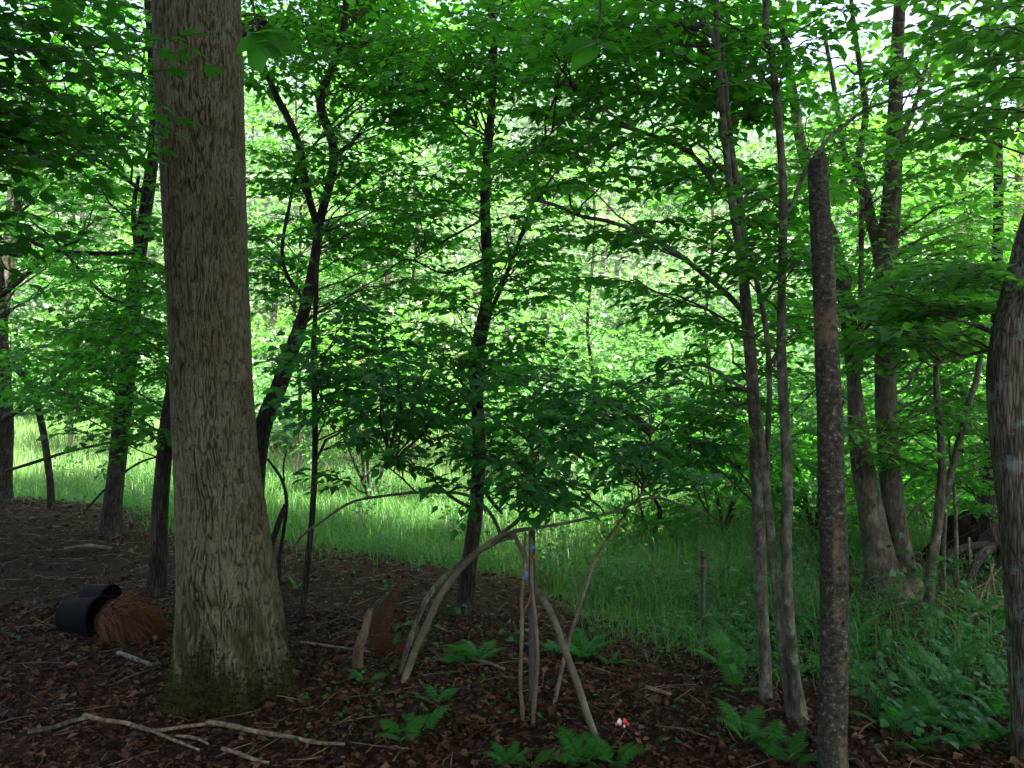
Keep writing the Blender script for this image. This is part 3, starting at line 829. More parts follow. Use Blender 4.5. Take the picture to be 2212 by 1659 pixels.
    ml = .22 + .05 * np.sin(t * 3 + .5) + .03 * np.sin(t * 7) + .06 * np.sin(t * 2 - 1.2) + rng.normal(0, .06, n)
    ok = (zz - base[2] < ml) & (rng.random(n) < .7)
    t, zz = t[ok], zz[ok]
    rr = np.interp(zz, z, cr) * (1 + .13 * np.exp(-np.clip(zz - base[2], 0, 9) / .16) * np.sin(5 * t + .8)) - .004
    pos = np.column_stack([np.interp(zz, z, cx) + rr * np.cos(t), d + rr * np.sin(t), zz])
    ax = np.column_stack([np.cos(t), np.sin(t), .5 + 0 * t]) + rng.normal(0, .45, (len(t), 3))
    Vm, Tm = leaves_geo(TPL_FAR, pos, ax, rng.normal(0, 1, (len(t), 3)), rng.uniform(.012, .03, len(t)))
    link('moss', mesh('moss', Vm - base, None, Tm, M['moss']), root)['kind'] = 'stuff'
    # upper trunk and crown, above the frame
    g = Geo(); tp = P(421, -118, d)
    g.tube(np.array([tp, tp + [-.1, .1, 2.5], tp + [.1, 0, 5.5], tp + [.2, .2, 9]]), [.205, .19, .15, .06], 20, .03)
    g.build('upper_trunk', mt, root, base)
    crown(root, base, (tp[0] - .3, d - 1.6, 9.8), 0, (1.2, 1.2, 1.0))
oak()

EXEC_TREES = True
# thin bright air over the meadow and hill
def haze():
    x0, x1, y0, y1, z0, z1 = -120, 120, -25, 200, -2.5, 75
    V = [(x, y, z) for z in (z0, z1) for x, y in ((x0, y0), (x1, y0), (x1, y1), (x0, y1))]
    Q = [[3, 2, 1, 0], [4, 5, 6, 7], [0, 1, 5, 4], [1, 2, 6, 5], [2, 3, 7, 6], [3, 0, 4, 7]]
    m, n, o = nodes('haze')
    v = n.nodes.new('ShaderNodeVolumePrincipled'); v.inputs['Color'].default_value = (.92, .96, .94, 1); v.inputs['Density'].default_value = .0008
    v.inputs['Anisotropy'].default_value = .2
    n.links.new(v.outputs[0], o.inputs['Volume'])
    tag(link('haze', mesh('haze', V, Q, None, m)), 'thin pale summer haze hanging over the meadow and hill', 'haze', None, 'stuff')
haze()
# ------------------------------------------------------------------ trees with trunks in view
def base_of(px, d): return PG(px, d)

# left edge trunk
t = Plant('left_edge_tree'.replace('left_edge_', 'dark_'), base_of(0, 10), 'dark trunk cut by the left edge of the photo', leaf='leaf_mid', tpl=TPL_MID, tplname='mid', lsize=.08, indiv=120)
t.trunk([(0, 1120, 46), (4, 1030, 42), (8, 900, 38), (2, 760, 32), (-4, 600, 24), (-25, 450, 20), (-60, 100, 18)], 10, flare=1.3, top=(-8.2, 10.4, 10))
t.branch([(8, 905, 14), (50, 880, 13), (95, 845, 13), (150, 798, 11), (210, 750, 9), (270, 705, 7)], 9.7)
t.branch([(0, 640, 12), (50, 600, 11), (110, 545, 9), (170, 520, 6)], 9.8)
t.branch([(12, 1018, 7), (70, 1000, 7), (150, 975, 6), (240, 955, 6), (335, 928, 5)], 9.3)
t.branch([(15, 780, 7), (35, 800, 8), (75, 845, 9)], 9.7)
t.fill(34, -60, 300, 330, 850, 8.4, 9.9, fan=.6)
t.finish()

# sapling with a fork just right of it
t = Plant('sapling', base_of(113, 9.4), 'thin dark crooked sapling left of the first stout trunk', 'sapling', leaf='leaf_mid', indiv=80)
t.trunk([(113, 1142, 17), (108, 1040, 15), (98, 960, 14), (84, 890, 14), (72, 840, 14), (55, 810, 10), (25, 780, 8)], 9.4, m=10)
t.branch([(160, 1130, 5, 9.0), (205, 1080, 5, 9.0), (250, 1035, 5, 8.9), (300, 1000, 5, 8.8), (345, 985, 4, 8.7)], 9.0)
t.fill(12, 20, 650, 300, 900, 8.6, 9.8, fan=.5)
t.finish()

# stout dark trunk
t = Plant('dark_tree', base_of(238, 8.1), 'stout black silhouetted trunk in front of the bright left meadow', leaf='leaf_mid', tpl=TPL_MID, tplname='mid', lsize=.085, indiv=300)
t.trunk([(236, 1185, 46), (240, 1130, 40), (248, 1050, 37), (264, 900, 36), (280, 750, 34), (295, 600, 31), (310, 480, 28), (325, 380, 26), (334, 300, 22), (330, 150, 19), (320, 0, 18)], 8.1, flare=1.45, top=(-3.9, 8.2, 9.5))
t.branch([(302, 560, 14), (292, 500, 13), (290, 440, 11), (300, 380, 7)], 8.0)
t.branch([(300, 545, 12), (230, 548, 11), (150, 545, 10), (85, 530, 9), (45, 505, 6)], 7.8)
t.branch([(290, 660, 9), (230, 640, 8), (170, 580, 7), (120, 520, 6), (70, 480, 4)], 7.9)
t.branch([(315, 420, 9), (250, 370, 8), (170, 325, 7), (110, 290, 4)], 7.7)
t.fill(80, -20, 240, 420, 860, 6.6, 8.4, fan=.6)
t.fill(24, -40, -80, 420, 260, 6.3, 8.2, fan=.6)
t.finish()

t = Plant('leaning_tree', base_of(338, 6.35), 'narrow brown trunk leaning behind the left side of the big oak', leaf='leaf_mid', lsize=.08, indiv=150)
t.trunk([(337, 1288, 42), (341, 1200, 36), (350, 1050, 33), (360, 930, 32), (385, 750, 30), (402, 500, 27), (412, 200, 24), (415, 0, 22)], 6.35, flare=1.15, top=(-2.3, 6.6, 9))
t.fill(26, 120, 560, 420, 940, 5.6, 6.8, fan=.5)
crown(t.root, t.base, (-3.0, 4.6, 9.5), 0, (1.0, 1.0, .9), 2)
t.finish()

# pale leaning trunk far behind on the left
t = Plant('pale_tree', base_of(-25, 11.5), 'pale grey leaning trunk seen through dark leaves at upper left', leaf='leaf_mid', bark='bark_grey', tpl=TPL_MID, tplname='mid', lsize=.09, indiv=80)
t.trunk([(-25, 1090, 34), (-10, 800, 30), (12, 600, 28), (32, 430, 27), (55, 260, 26), (95, 140, 24), (160, 30, 22), (190, -50, 20)], 11.5, top=(-4.5, 12, 10))
t.fill(18, -60, 120, 420, 600, 10.0, 12, fan=.8)
t.fill(26, -40, -80, 460, 130, 8.5, 12, fan=.8)
t.finish()

# forked tree right of the oak
t = Plant('forked_tree', base_of(548, 6.5), 'dark tree right of the big oak, leaning then forking into two crooked limbs', leaf='leaf_mid', lsize=.075, indiv=300)
t.trunk([(545, 1250, 40), (550, 1120, 38), (558, 980, 38), (575, 900, 37), (605, 830, 35), (636, 740, 30), (660, 660, 25), (680, 560, 22), (688, 490, 21)], 6.5, flare=1.1)
t.branch([(688, 495, 17), (668, 430, 16), (656, 370, 16), (648, 320, 16), (626, 262, 15), (603, 220, 15), (585, 180, 14), (562, 130, 13), (537, 92, 12), (522, 60, 11), (500, -20, 9)], 6.5, 'limb', m=10)
t.branch([(686, 500, 19), (700, 440, 19), (714, 390, 19), (721, 330, 20), (712, 285, 20), (695, 245, 20), (694, 205, 19), (712, 160, 17), (733, 105, 15), (745, 40, 14), (750, -40, 12)], 6.5, 'limb', m=10)
t.branch([(525, 80, 12), (548, 66, 13), (576, 44, 11)], 6.4, 'stub')
t.branch([(655, 345, 7), (690, 300, 5), (745, 240, 4), (800, 190, 3)], 6.3)
t.branch([(660, 660, 8), (610, 560, 8), (630, 420, 7), (650, 330, 5)], 6.7)
t.fill(84, 520, 40, 1000, 640, 5.6, 7.6, fan=.55)
t.fill(54, 500, -80, 960, 110, 5.6, 8.4, fan=.6)
t.finish()

# thin sapling in front of it
t = Plant('sapling', base_of(653, 5.75), 'thin dark sapling standing just right of the big oak foot', 'sapling', leaf='leaf_dark', lsize=.085, indiv=300)
t.trunk([(652, 1345, 15), (662, 1240, 14), (674, 1120, 13), (680, 1000, 13), (680, 880, 13), (676, 780, 12), (680, 700, 11), (684, 600, 9), (690, 470, 6)], 5.75, m=10)
t.fill(24, 560, 620, 980, 940, 4.3, 6.0, fan=.45)
t.finish()

# small broken sapling
t = Plant('sapling', base_of(603, 6.7), 'very thin bare sapling between oak and meadow with leaning dead stub', 'sapling', leaf='leaf_dark', indiv=0)
t.trunk([(603, 1205, 8), (614, 1140, 8), (619, 1085, 8), (612, 1045, 7), (596, 1015, 6), (572, 985, 4)], 6.7, m=8)
t.branch([(582, 1190, 14), (600, 1135, 13), (617, 1090, 11)], 6.6, 'stub')
t.branch([(614, 1040, 4), (612, 1010, 4), (617, 980, 3)], 6.7)
t.finish()

# center tree
t = Plant('maple_tree', base_of(1005, 6.1), 'upright kinked maple trunk in the middle, rising behind the arched poles', leaf='leaf_mid', lsize=.075, indiv=300)
t.trunk([(1005, 1305, 38), (1012, 1230, 35), (1020, 1170, 33), (1030, 1080, 31), (1034, 950, 28), (1030, 860, 28), (1026, 780, 31), (1040, 715, 33), (1050, 660, 26), (1054, 600, 23), (1049, 480, 22), (1048, 400, 20), (1058, 280, 18), (1066, 150, 16), (1066, -20, 14)], 6.1, flare=1.15, top=(-.1, 6.3, 8.5))
t.branch([(1052, 690, 13), (1070, 650, 11), (1095, 590, 10), (1118, 530, 9), (1142, 465, 8), (1165, 400, 5)], 6.1)
t.branch([(1030, 275, 8), (1015, 250, 8), (1000, 215, 7), (985, 180, 4)], 6.1)
t.branch([(1034, 1040, 10), (1060, 1080, 9), (1085, 1110, 6)], 5.9)
t.branch([(1022, 1100, 9), (985, 1080, 8), (960, 1060, 6), (930, 1030, 4)], 6.0)
t.branch([(1045, 560, 6), (960, 590, 5), (880, 560, 4), (820, 600, 3)], 6.0)
t.branch([(1050, 470, 6), (960, 520, 5), (900, 555, 3)], 6.0)
t.fill(72, 800, 60, 1250, 640, 5.0, 7.2, fan=.55)
t.fill(30, 940, -80, 1340, 100, 5.0, 7.6, fan=.55)
t.fill(26, 760, 700, 1240, 900, 4.8, 6.6, fan=.5)
t.finish()

# arched saplings (left pair) with a big leaved spray beyond the apex
t = Plant('bent_sapling', base_of(873, 4.55), 'pale bowed sapling arching from lower left up into broad dark leaves', 'sapling', leaf='leaf_dark', lsize=.082, bark='bark_pale', indiv=300)
t.trunk([(872, 1475, 16), (895, 1410, 15.5), (922, 1350, 15), (950, 1290, 15), (985, 1240, 14), (1018, 1205, 14), (1060, 1172, 13), (1112, 1148, 9), (1160, 1140, 7), (1230, 1128, 6.5), (1300, 1112, 6), (1350, 1098, 6)], 4.5, m=10)
t.branch([(1350, 1098, 6), (1378, 1078, 6), (1395, 1040, 5.5), (1402, 1000, 5), (1405, 930, 5), (1400, 880, 3)], 4.5)
t.branch([(1378, 1080, 7), (1420, 1075, 6), (1470, 1090, 5), (1530, 1110, 4)], 4.5)
t.branch([(1060, 1172, 9), (1130, 1110, 8), (1150, 1040, 6), (1150, 960, 4)], 4.4)
t.fill(17, 900, 760, 1280, 1060, 3.7, 4.9, fan=.36, visible_from=.45, flat=.3)
t.fill(27, 1130, 820, 1620, 1080, 3.9, 5.4, fan=.40, visible_from=.4, flat=.25)
t.fill(7, 1090, 990, 1220, 1090, 3.6, 4.2, fan=.26, visible_from=.5)
t.finish()
t = Plant('bent_sapling', base_of(868, 4.7), 'darker bowed sapling running close behind the pale arching one', 'sapling', leaf='leaf_dark', lsize=.08, bark='bark_stem', indiv=300)
t.trunk([(862, 1462, 12), (880, 1400, 12), (905, 1330, 12), (935, 1275, 13), (985, 1225, 13), (1035, 1190, 12), (1085, 1165, 11), (1115, 1160, 10), (1050, 1120, 6), (960, 1075, 5)][:8], 4.7, m=9)
t.branch([(1085, 1165, 9), (1060, 1110, 8), (1010, 1070, 7), (930, 1063, 6), (840, 1070, 6), (760, 1085, 6), (690, 1130, 6), (650, 1160, 6), (630, 1195, 5)], 4.9)
t.branch([(900, 1065, 4), (870, 1035, 4), (840, 1010, 3)], 4.9)
t.fill(17, 660, 720, 1100, 1030, 3.8, 5.2, fan=.36, visible_from=.45, flat=.3)
t.finish()

# right leaning pole and thin upright poles
def pole(name, rows, d, label, mat, cat='stick', m=9, kids=()):
    b = P(rows[0][0], rows[0][1], rows[0][3] if len(rows[0]) > 3 else d)
    b[2] = float(G(b[0], b[1]))
    t = Plant(name, b, label, cat, bark=mat, indiv=0)
    t.trunk([(r[0], r[1], r[2] * .72) + tuple(r[3:]) for r in rows], d, 'stem', m=m, rough=.05)
    for k in kids: t.branch(k, d, 'twig')
    t.finish()
    return t
pole('leaning_pole', [(1303, 1640, 20, 3.65), (1290, 1600, 20, 3.7), (1268, 1540, 21, 3.8), (1245, 1470, 22, 3.9), (1222, 1410, 22, 4.0), (1203, 1355, 22, 4.1), (1183, 1310, 21, 4.2), (1158, 1275, 20, 4.3), (1142, 1240, 18, 4.35), (1130, 1195, 15, 4.4), (1108, 1150, 13, 4.45)], 4,
     'greenish grey pole leaning down to lower right from the arch', 'bark_pale')
pole('upright_stick', [(1130, 1590, 13), (1128, 1530, 13), (1124, 1480, 12), (1126, 1400, 12), (1128, 1330, 12), (1126, 1300, 11), (1131, 1250, 10), (1133, 1190, 9), (1135, 1150, 7)], 3.95,
     'thin mottled upright stick under the arch, left of the steel post', 'stick', kids=[[(1132, 1320, 5), (1142, 1300, 4), (1146, 1280, 3)]])
pole('upright_stick', [(1150, 1590, 14), (1153, 1530, 14), (1160, 1450, 13), (1160, 1390, 12), (1156, 1330, 12), (1150, 1280, 11), (1148, 1220, 10), (1148, 1160, 9)], 3.95,
     'brown upright stick crossing in front of the steel post', 'stick')
pole('slanted_stick', [(1186, 1592, 14, 3.95), (1194, 1540, 14, 4.1), (1206, 1480, 13, 4.3), (1217, 1430, 12, 4.5), (1240, 1345, 11, 4.6), (1262, 1280, 10, 4.7), (1285, 1210, 9, 4.8), (1312, 1165, 8, 4.9), (1345, 1118, 7, 5.0)], 4.3,
     'slender stick slanting up to the right behind the leaning pole', 'stick')

# ------------------------------------------------------------------ steel fence posts with tape
def fence_post(px, py_top, py_bot, d, bands, label):
    x, y, _ = P(px, 0, d)
    zt = EYE - (py_top - 829.5) / F * d
    z0 = float(G(x, y))
    r = empty('fence_post', (x, y, z0), label, 'post')
    w = .016
    # T section: flange and web
    prof = [(-w, -.004), (w, -.004), (w, .0), (.003, .0), (.003, .024), (-.003, .024), (-.003, .0), (-w, .0)]
    V = [(a, b, z) for z in (-.3, zt - z0) for a, b in prof]
    n = len(prof)
    Q = [[i, (i + 1) % n, n + (i + 1) % n, n + i] for i in range(n)]
    T = [[n + 0, n + 1, n + 2], [n + 0, n + 2, n + 7], [n + 3, n + 4, n + 5], [n + 3, n + 5, n + 6]]
    link('post', mesh('post', V, Q, T, M['post']), r)
    for k, (py, h, mat) in enumerate(bands):
        zc = EYE - (py - 829.5) / F * d - z0
        g = Geo(); a = w + .002
        g.add([(-a, -.007, zc - h), (a, -.007, zc - h), (a, .028, zc - h), (-a, .028, zc - h), (-a, -.007, zc + h), (a, -.007, zc + h), (a, .028, zc + h), (-a, .028, zc + h)],
              [[0, 1, 5, 4], [1, 2, 6, 5], [2, 3, 7, 6], [3, 0, 4, 7], [4, 5, 6, 7], [3, 2, 1, 0]])
        g.build('tape_band', M[mat], r, smooth=False)
fence_post(1149, 1145, 1560, 4.15, [(1183, .010, 'tape_blue'), (1203, .008, 'tape_red')], 'dark steel post under the arch wrapped with blue and red tape')
fence_post(1519, 1190, 1350, 5.5, [(1202, .012, 'post'), (1222, .005, 'tape_red')], 'short dark steel post standing alone in the right meadow grass')
# blue tag on a ribbon
g = Geo(); c = P(1134, 1243, 4.05)
a = np.array([[-.012, 0, -.022], [.014, 0, -.024], [.017, .004, .0], [.010, .002, .024], [-.008, -.002, .022], [-.016, -.003, .002]]) + c
b = a + [0, .002, 0]
g.add(np.vstack([a, b]), [[i, (i + 1) % 6, 6 + (i + 1) % 6, 6 + i] for i in range(6)], [[0, i + 1, i + 2][::-1] for i in range(4)] + [[6, 7 + i, 8 + i] for i in range(4)])
o = g.build('tag', M['tape_blue'], smooth=False); tag(o, 'small blue tag hanging on the thin mottled stick', 'tag')
g = Geo(); g.tube(np.vstack([P(1133, 1200, 4.0), P(1136, 1222, 4.05), P(1134, 1232, 4.05)]), .0018, 5); g.build('cord', M['paper_white'], o)

# ------------------------------------------------------------------ multi-stem clump at right
t = Plant('multistem_tree', base_of(1690, 4.0), 'slender grey stems sharing one clump, left of the broken snag', leaf='leaf_mid', lsize=.075, bark='bark_stem', indiv=300)
t.trunk([(1656, 1532, 27), (1652, 1420, 26), (1645, 1300, 26), (1640, 1180, 26), (1636, 1050, 27), (1630, 900, 27), (1622, 780, 26), (1614, 690, 25), (1603, 570, 20), (1580, 430, 16), (1566, 300, 15), (1556, 190, 15), (1548, 80, 14), (1545, -40, 12)], 4.2, 'stem', flare=1.15, top=(.9, 4.4, 8))
t.trunk([(1714, 1602, 22), (1700, 1480, 20), (1688, 1380, 19), (1674, 1250, 19), (1664, 1140, 19), (1654, 1040, 18), (1646, 960, 16), (1640, 900, 13)], 4.0, 'stem')
t.trunk([(1738, 1622, 30), (1728, 1540, 28), (1714, 1450, 25), (1706, 1340, 22), (1698, 1200, 23), (1701, 1060, 23), (1696, 920, 22), (1688, 780, 21), (1689, 620, 18), (1692, 480, 18), (1690, 380, 17), (1681, 250, 16), (1668, 120, 15), (1655, -30, 14)], 3.95, 'stem', flare=1.2, top=(1.3, 4.2, 8))
t.branch([(1614, 690, 18), (1609, 570, 17), (1599, 440, 16), (1578, 310, 15), (1566, 190, 14), (1560, 110, 10)], 4.25, 'stem', m=10)
t.branch([(1655, 1040, 12), (1662, 820, 12), (1650, 680, 12), (1630, 590, 12), (1622, 540, 10)], 4.15, 'stem', m=8)
t.branch([(1549, 100, 12), (1535, 70, 11), (1512, 40, 10), (1485, 5, 9), (1455, -30, 8)], 4.2)
t.branch([(1612, 680, 13), (1570, 635, 13), (1520, 592, 12), (1460, 545, 11), (1400, 510, 10), (1320, 480, 9), (1250, 465, 8), (1190, 440, 7), (1130, 430, 5)], 4.3)
t.branch([(1552, 415, 12), (1510, 350, 12), (1460, 312, 11), (1400, 290, 10), (1345, 272, 9), (1290, 262, 7), (1230, 255, 5), (1150, 330, 4)], 4.4)
t.branch([(1380, 282, 6), (1340, 262, 6), (1280, 215, 4), (1240, 200, 3)], 4.4)
t.branch([(1692, 470, 10), (1712, 440, 9), (1740, 370, 9), (1790, 300, 8), (1850, 250, 7), (1890, 228, 6), (1990, 200, 4)], 3.9)
t.branch([(1628, 850, 9), (1590, 830, 8), (1520, 790, 7), (1440, 800, 5), (1350, 840, 4)], 4.2)
t.branch([(1650, 640, 7), (1700, 580, 7), (1760, 570, 5)], 4.0)
t.branch([(1560, 490, 8), (1590, 540, 10), (1604, 570, 12)], 4.2)
t.fill(72, 1120, -60, 1640, 430, 3.6, 5.6, fan=.48)
t.fill(30, 1480, 300, 1800, 760, 3.6, 5.4, fan=.42)
t.fill(8, 1250, 420, 1560, 700, 3.8, 5.0, fan=.38)
t.fill(14, 1420, 760, 1720, 980, 3.8, 5.0, fan=.40)
t.fill(18, 1560, -60, 1900, 220, 3.6, 5.2, fan=.45)
t.finish()

# broken snag
def snag():
    d = 3.4
    b = PG(1797, d)
    t = Plant('snag', b, 'dead broken-topped trunk with peeling bark, right of the slender stems', 'dead tree', indiv=0)
    m, n, o = nodes('snag_bark'); L = n.links
    tc = n.nodes.new('ShaderNodeTexCoord')
    n1 = n.nodes.new('ShaderNodeTexNoise'); n1.inputs['Scale'].default_value = 48; n1.inputs['Detail'].default_value = 9; n1.inputs['Roughness'].default_value = .72
    L.new(tc.outputs['Object'], n1.inputs['Vector'])
    r = ramp(n, [(0.34, (0.011, 0.0105, 0.0075)), (0.48, (0.036, 0.034, 0.024)), (0.58, (0.062, 0.060, 0.044)), (0.66, (0.22, 0.23, 0.17))])
    L.new(n1.outputs[0], r.inputs[0])
    mpn = n.nodes.new('ShaderNodeMapping'); mpn.inputs['Scale'].default_value = (9, 9, 2.4); mpn.inputs['Location'].default_value = (3.1, 1.7, .4)
    L.new(tc.outputs['Object'], mpn.inputs['Vector'])
    n2 = n.nodes.new('ShaderNodeTexNoise'); n2.inputs['Scale'].default_value = 1.8; n2.inputs['Detail'].default_value = 7; n2.inputs['Roughness'].default_value = .6
    L.new(mpn.outputs[0], n2.inputs['Vector'])
    mr = n.nodes.new('ShaderNodeMapRange'); mr.inputs[1].default_value = .67; mr.inputs[2].default_value = .70
    L.new(n2.outputs[0], mr.inputs[0])
    at = n.nodes.new('ShaderNodeAttribute'); at.attribute_name = 'bare'
    mxm = n.nodes.new('ShaderNodeMath'); mxm.operation = 'MAXIMUM'; bm = n.nodes.new('ShaderNodeMapRange'); bm.inputs[1].default_value = .35; bm.inputs[2].default_value = .47; L.new(n1.outputs[0], bm.inputs[0])
    bb = n.nodes.new('ShaderNodeMath'); bb.operation = 'MULTIPLY'; L.new(at.outputs['Fac'], bb.inputs[0]); L.new(bm.outputs[0], bb.inputs[1])
    L.new(mr.outputs[0], mxm.inputs[0]); L.new(bb.outputs[0], mxm.inputs[1])
    w = n.nodes.new('ShaderNodeTexNoise'); w.inputs['Scale'].default_value = 60; L.new(mpn.outputs[0], w.inputs['Vector'])
    wood = ramp(n, [(.3, (.075, .055, .032)), (.7, (.155, .12, .075))]); L.new(w.outputs[0], wood.inputs[0])
    mx = n.nodes.new('ShaderNodeMix'); mx.data_type = 'RGBA'; L.new(mxm.outputs[0], mx.inputs[0]); L.new(r.outputs[0], mx.inputs[6]); L.new(wood.outputs[0], mx.inputs[7])
    p = n.nodes.new('ShaderNodeBsdfPrincipled'); p.inputs['Roughness'].default_value = .9; p.inputs['Specular IOR Level'].default_value = .15
    L.new(mx.outputs[2], p.inputs['Base Color'])
    sb = n.nodes.new('ShaderNodeMath'); sb.operation = 'MULTIPLY_ADD'; sb.inputs[1].default_value = -.7; L.new(mxm.outputs[0], sb.inputs[0]); L.new(n1.outputs[0], sb.inputs[2])
    bp = n.nodes.new('ShaderNodeBump'); bp.inputs['Strength'].default_value = .9; bp.inputs['Distance'].default_value = .012
    L.new(sb.outputs[0], bp.inputs['Height']); L.new(bp.outputs[0], p.inputs['Normal']); L.new(p.outputs[0], o.inputs[0])
    M['snag'] = m
    rows = [(1797, 1690, 64), (1799, 1600, 60), (1801, 1480, 59), (1802, 1350, 58), (1801, 1200, 58), (1798, 1080, 57), (1794, 960, 55), (1790, 850, 52), (1785, 720, 48), (1778, 580, 46), (1771, 460, 44), (1767, 390, 43), (1766, 352, 41)]
    tr = t.trunk(rows, d, 'trunk', flare=1.1, rough=.05, m=28, per=14, mat='snag')
    me = tr.data
    co = np.zeros(len(me.vertices) * 3, np.float32); me.vertices.foreach_get('co', co); co = co.reshape(-1, 3)
    # jagged broken top
    zt = P(1766, 352, d)[2] - b[2]
    ang = np.arctan2(co[:, 1] - (P(1766, 352, d)[1] - b[1]), co[:, 0] - (P(1766, 352, d)[0] - b[0]))
    top = co[:, 2] > zt - .03
    co[top, 2] += (.022 * np.sin(ang[top] + 2.6) + .016 * np.sin(ang[top] * 4 + .5) + .012 * np.sin(ang[top] * 9))
    me.vertices.foreach_set('co', co.ravel())
    zz = co[:, 2] + b[2]
    zb0, zb1 = P(0, 742, d)[2], P(0, 668, d)[2]
    xc = np.interp(zz, [0, 3], [.0, 0])
    band = ss(zb0 - .03, zb0 + .03, zz + .02 * np.sin(co[:, 0] * 160)) * ss(zb1 + .01, zb1 - .01, zz + .012 * np.sin(co[:, 0] * 120))
    edge = 0
    for (py0, py1, dx) in ((1130, 1240, .016), (1300, 1330, .02), (1420, 1445, .03), (1590, 1690, .020), (560, 640, .04)):
        edge = np.maximum(edge, ss(P(0, py1, d)[2] - .03, P(0, py1, d)[2] + .02, zz) * ss(P(0, py0, d)[2] + .03, P(0, py0, d)[2] - .02, zz) * ss(.022, .010, np.abs(co[:, 0] + b[0] - np.interp(-zz, [-3, -.1], [P(1766, 0, d)[0], P(1800, 0, d)[0]]) - dx)))
    a = me.attributes.new('bare', 'FLOAT', 'POINT'); a.data.foreach_set('value', np.maximum(band, edge).astype(np.float32))
    t.finish()
snag()

# double trunked tree
t = Plant('double_trunk_tree', base_of(1935, 6.3), 'large grey tree of two trunks joined at the foot, behind the snag', leaf='leaf_bright', lsize=.08, bark='bark_grey', indiv=300)
t.trunk([(1916, 1300, 104), (1908, 1250, 80), (1896, 1190, 60), (1880, 1100, 53), (1864, 1010, 47), (1853, 920, 40), (1845, 830, 30), (1836, 730, 32), (1822, 620, 30), (1800, 520, 27), (1764, 430, 23), (1734, 330, 22), (1716, 220, 20), (1702, 120, 18), (1690, -10, 16)], 6.3, flare=1.15, m=18, top=(2.0, 6.6, 9.5))
t.trunk([(1958, 1290, 80), (1950, 1225, 56), (1940, 1150, 45), (1925, 1050, 46), (1915, 930, 45), (1913, 800, 43), (1912, 650, 42), (1915, 550, 42), (1924, 450, 40), (1930, 350, 36), (1935, 200, 30), (1941, 60, 26), (1945, -40, 24)], 6.35, flare=1.2, m=18, top=(3.2, 6.6, 10.5))
t.branch([(1906, 600, 26), (1897, 545, 25), (1880, 470, 24), (1866, 410, 24), (1850, 360, 22), (1828, 350, 12), (1800, 180, 10), (1775, 40, 8)], 6.4, 'limb', m=10)
t.branch([(1850, 360, 16), (1870, 250, 14), (1860, 160, 12), (1845, 60, 10), (1835, -40, 8)], 6.4, 'limb', m=9)
t.branch([(1930, 330, 14), (1960, 270, 12), (1985, 200, 10), (2010, 100, 9), (2030, 0, 7)], 6.4, m=8)
t.branch([(1858, 800, 14), (1860, 650, 13), (1861, 520, 12), (1862, 400, 10)], 6.2, 'limb', m=8)
t.branch([(1960, 665, 8), (2010, 675, 9), (2060, 688, 8)], 6.0)
t.fill(66, 1660, 200, 2240, 700, 5.2, 7.6, fan=.55, flat=.08)
t.fill(34, 1700, 560, 2230, 960, 5.0, 7.6, fan=.5, flat=.08)
t.fill(22, 1650, 0, 2200, 220, 5.5, 8.5, fan=.5)
t.finish()

# slender pair at right
t = Plant('sapling', base_of(2003, 6.0), 'slim two-stemmed mottled sapling between double trunk and right edge', 'sapling', leaf='leaf_bright', lsize=.07, bark='bark_stem', indiv=200)
t.trunk([(2003, 1315, 23), (2010, 1250, 21), (2022, 1160, 19), (2031, 1080, 20), (2035, 1000, 16), (2030, 920, 14), (2024, 850, 13), (2021, 740, 10), (2022, 600, 7)], 6.0)
t.branch([(2030, 1110, 16), (2045, 1060, 16), (2060, 1000, 15), (2078, 930, 14), (2095, 865, 13), (2112, 808, 12), (2125, 700, 8)], 6.0, 'limb', m=10)
t.branch([(2040, 1300, 11), (2038, 1200, 10), (2042, 1110, 9)], 6.3, 'limb')
t.branch([(2000, 820, 4), (1975, 840, 4), (1940, 870, 3)], 5.9)
t.fill(30, 1880, 560, 2160, 1000, 5.4, 6.8, fan=.42, flat=.08)
t.finish()
t = Plant('sapling', base_of(2068, 6.4), 'short thin bare stem right of the mottled sapling', 'sapling', bark='bark_stem', indiv=0)
t.trunk([(2068, 1290, 10), (2066, 1200, 9), (2064, 1100, 8), (2056, 1010, 7), (2045, 900, 4)], 6.4, m=8); t.finish()
t = Plant('sapling', base_of(2112, 8.0), 'dark thin stem beside the rooted trunk at right', 'sapling', bark='bark_dark', leaf='leaf_mid', tpl=TPL_MID, tplname='mid', indiv=60)
t.trunk([(2110, 1205, 10), (2113, 1120, 9), (2117, 1040, 9), (2125, 970, 7), (2140, 880, 5)], 8.0, m=8)
t.fill(14, 2000, 860, 2200, 1080, 7.2, 8.6, fan=.4); t.finish()

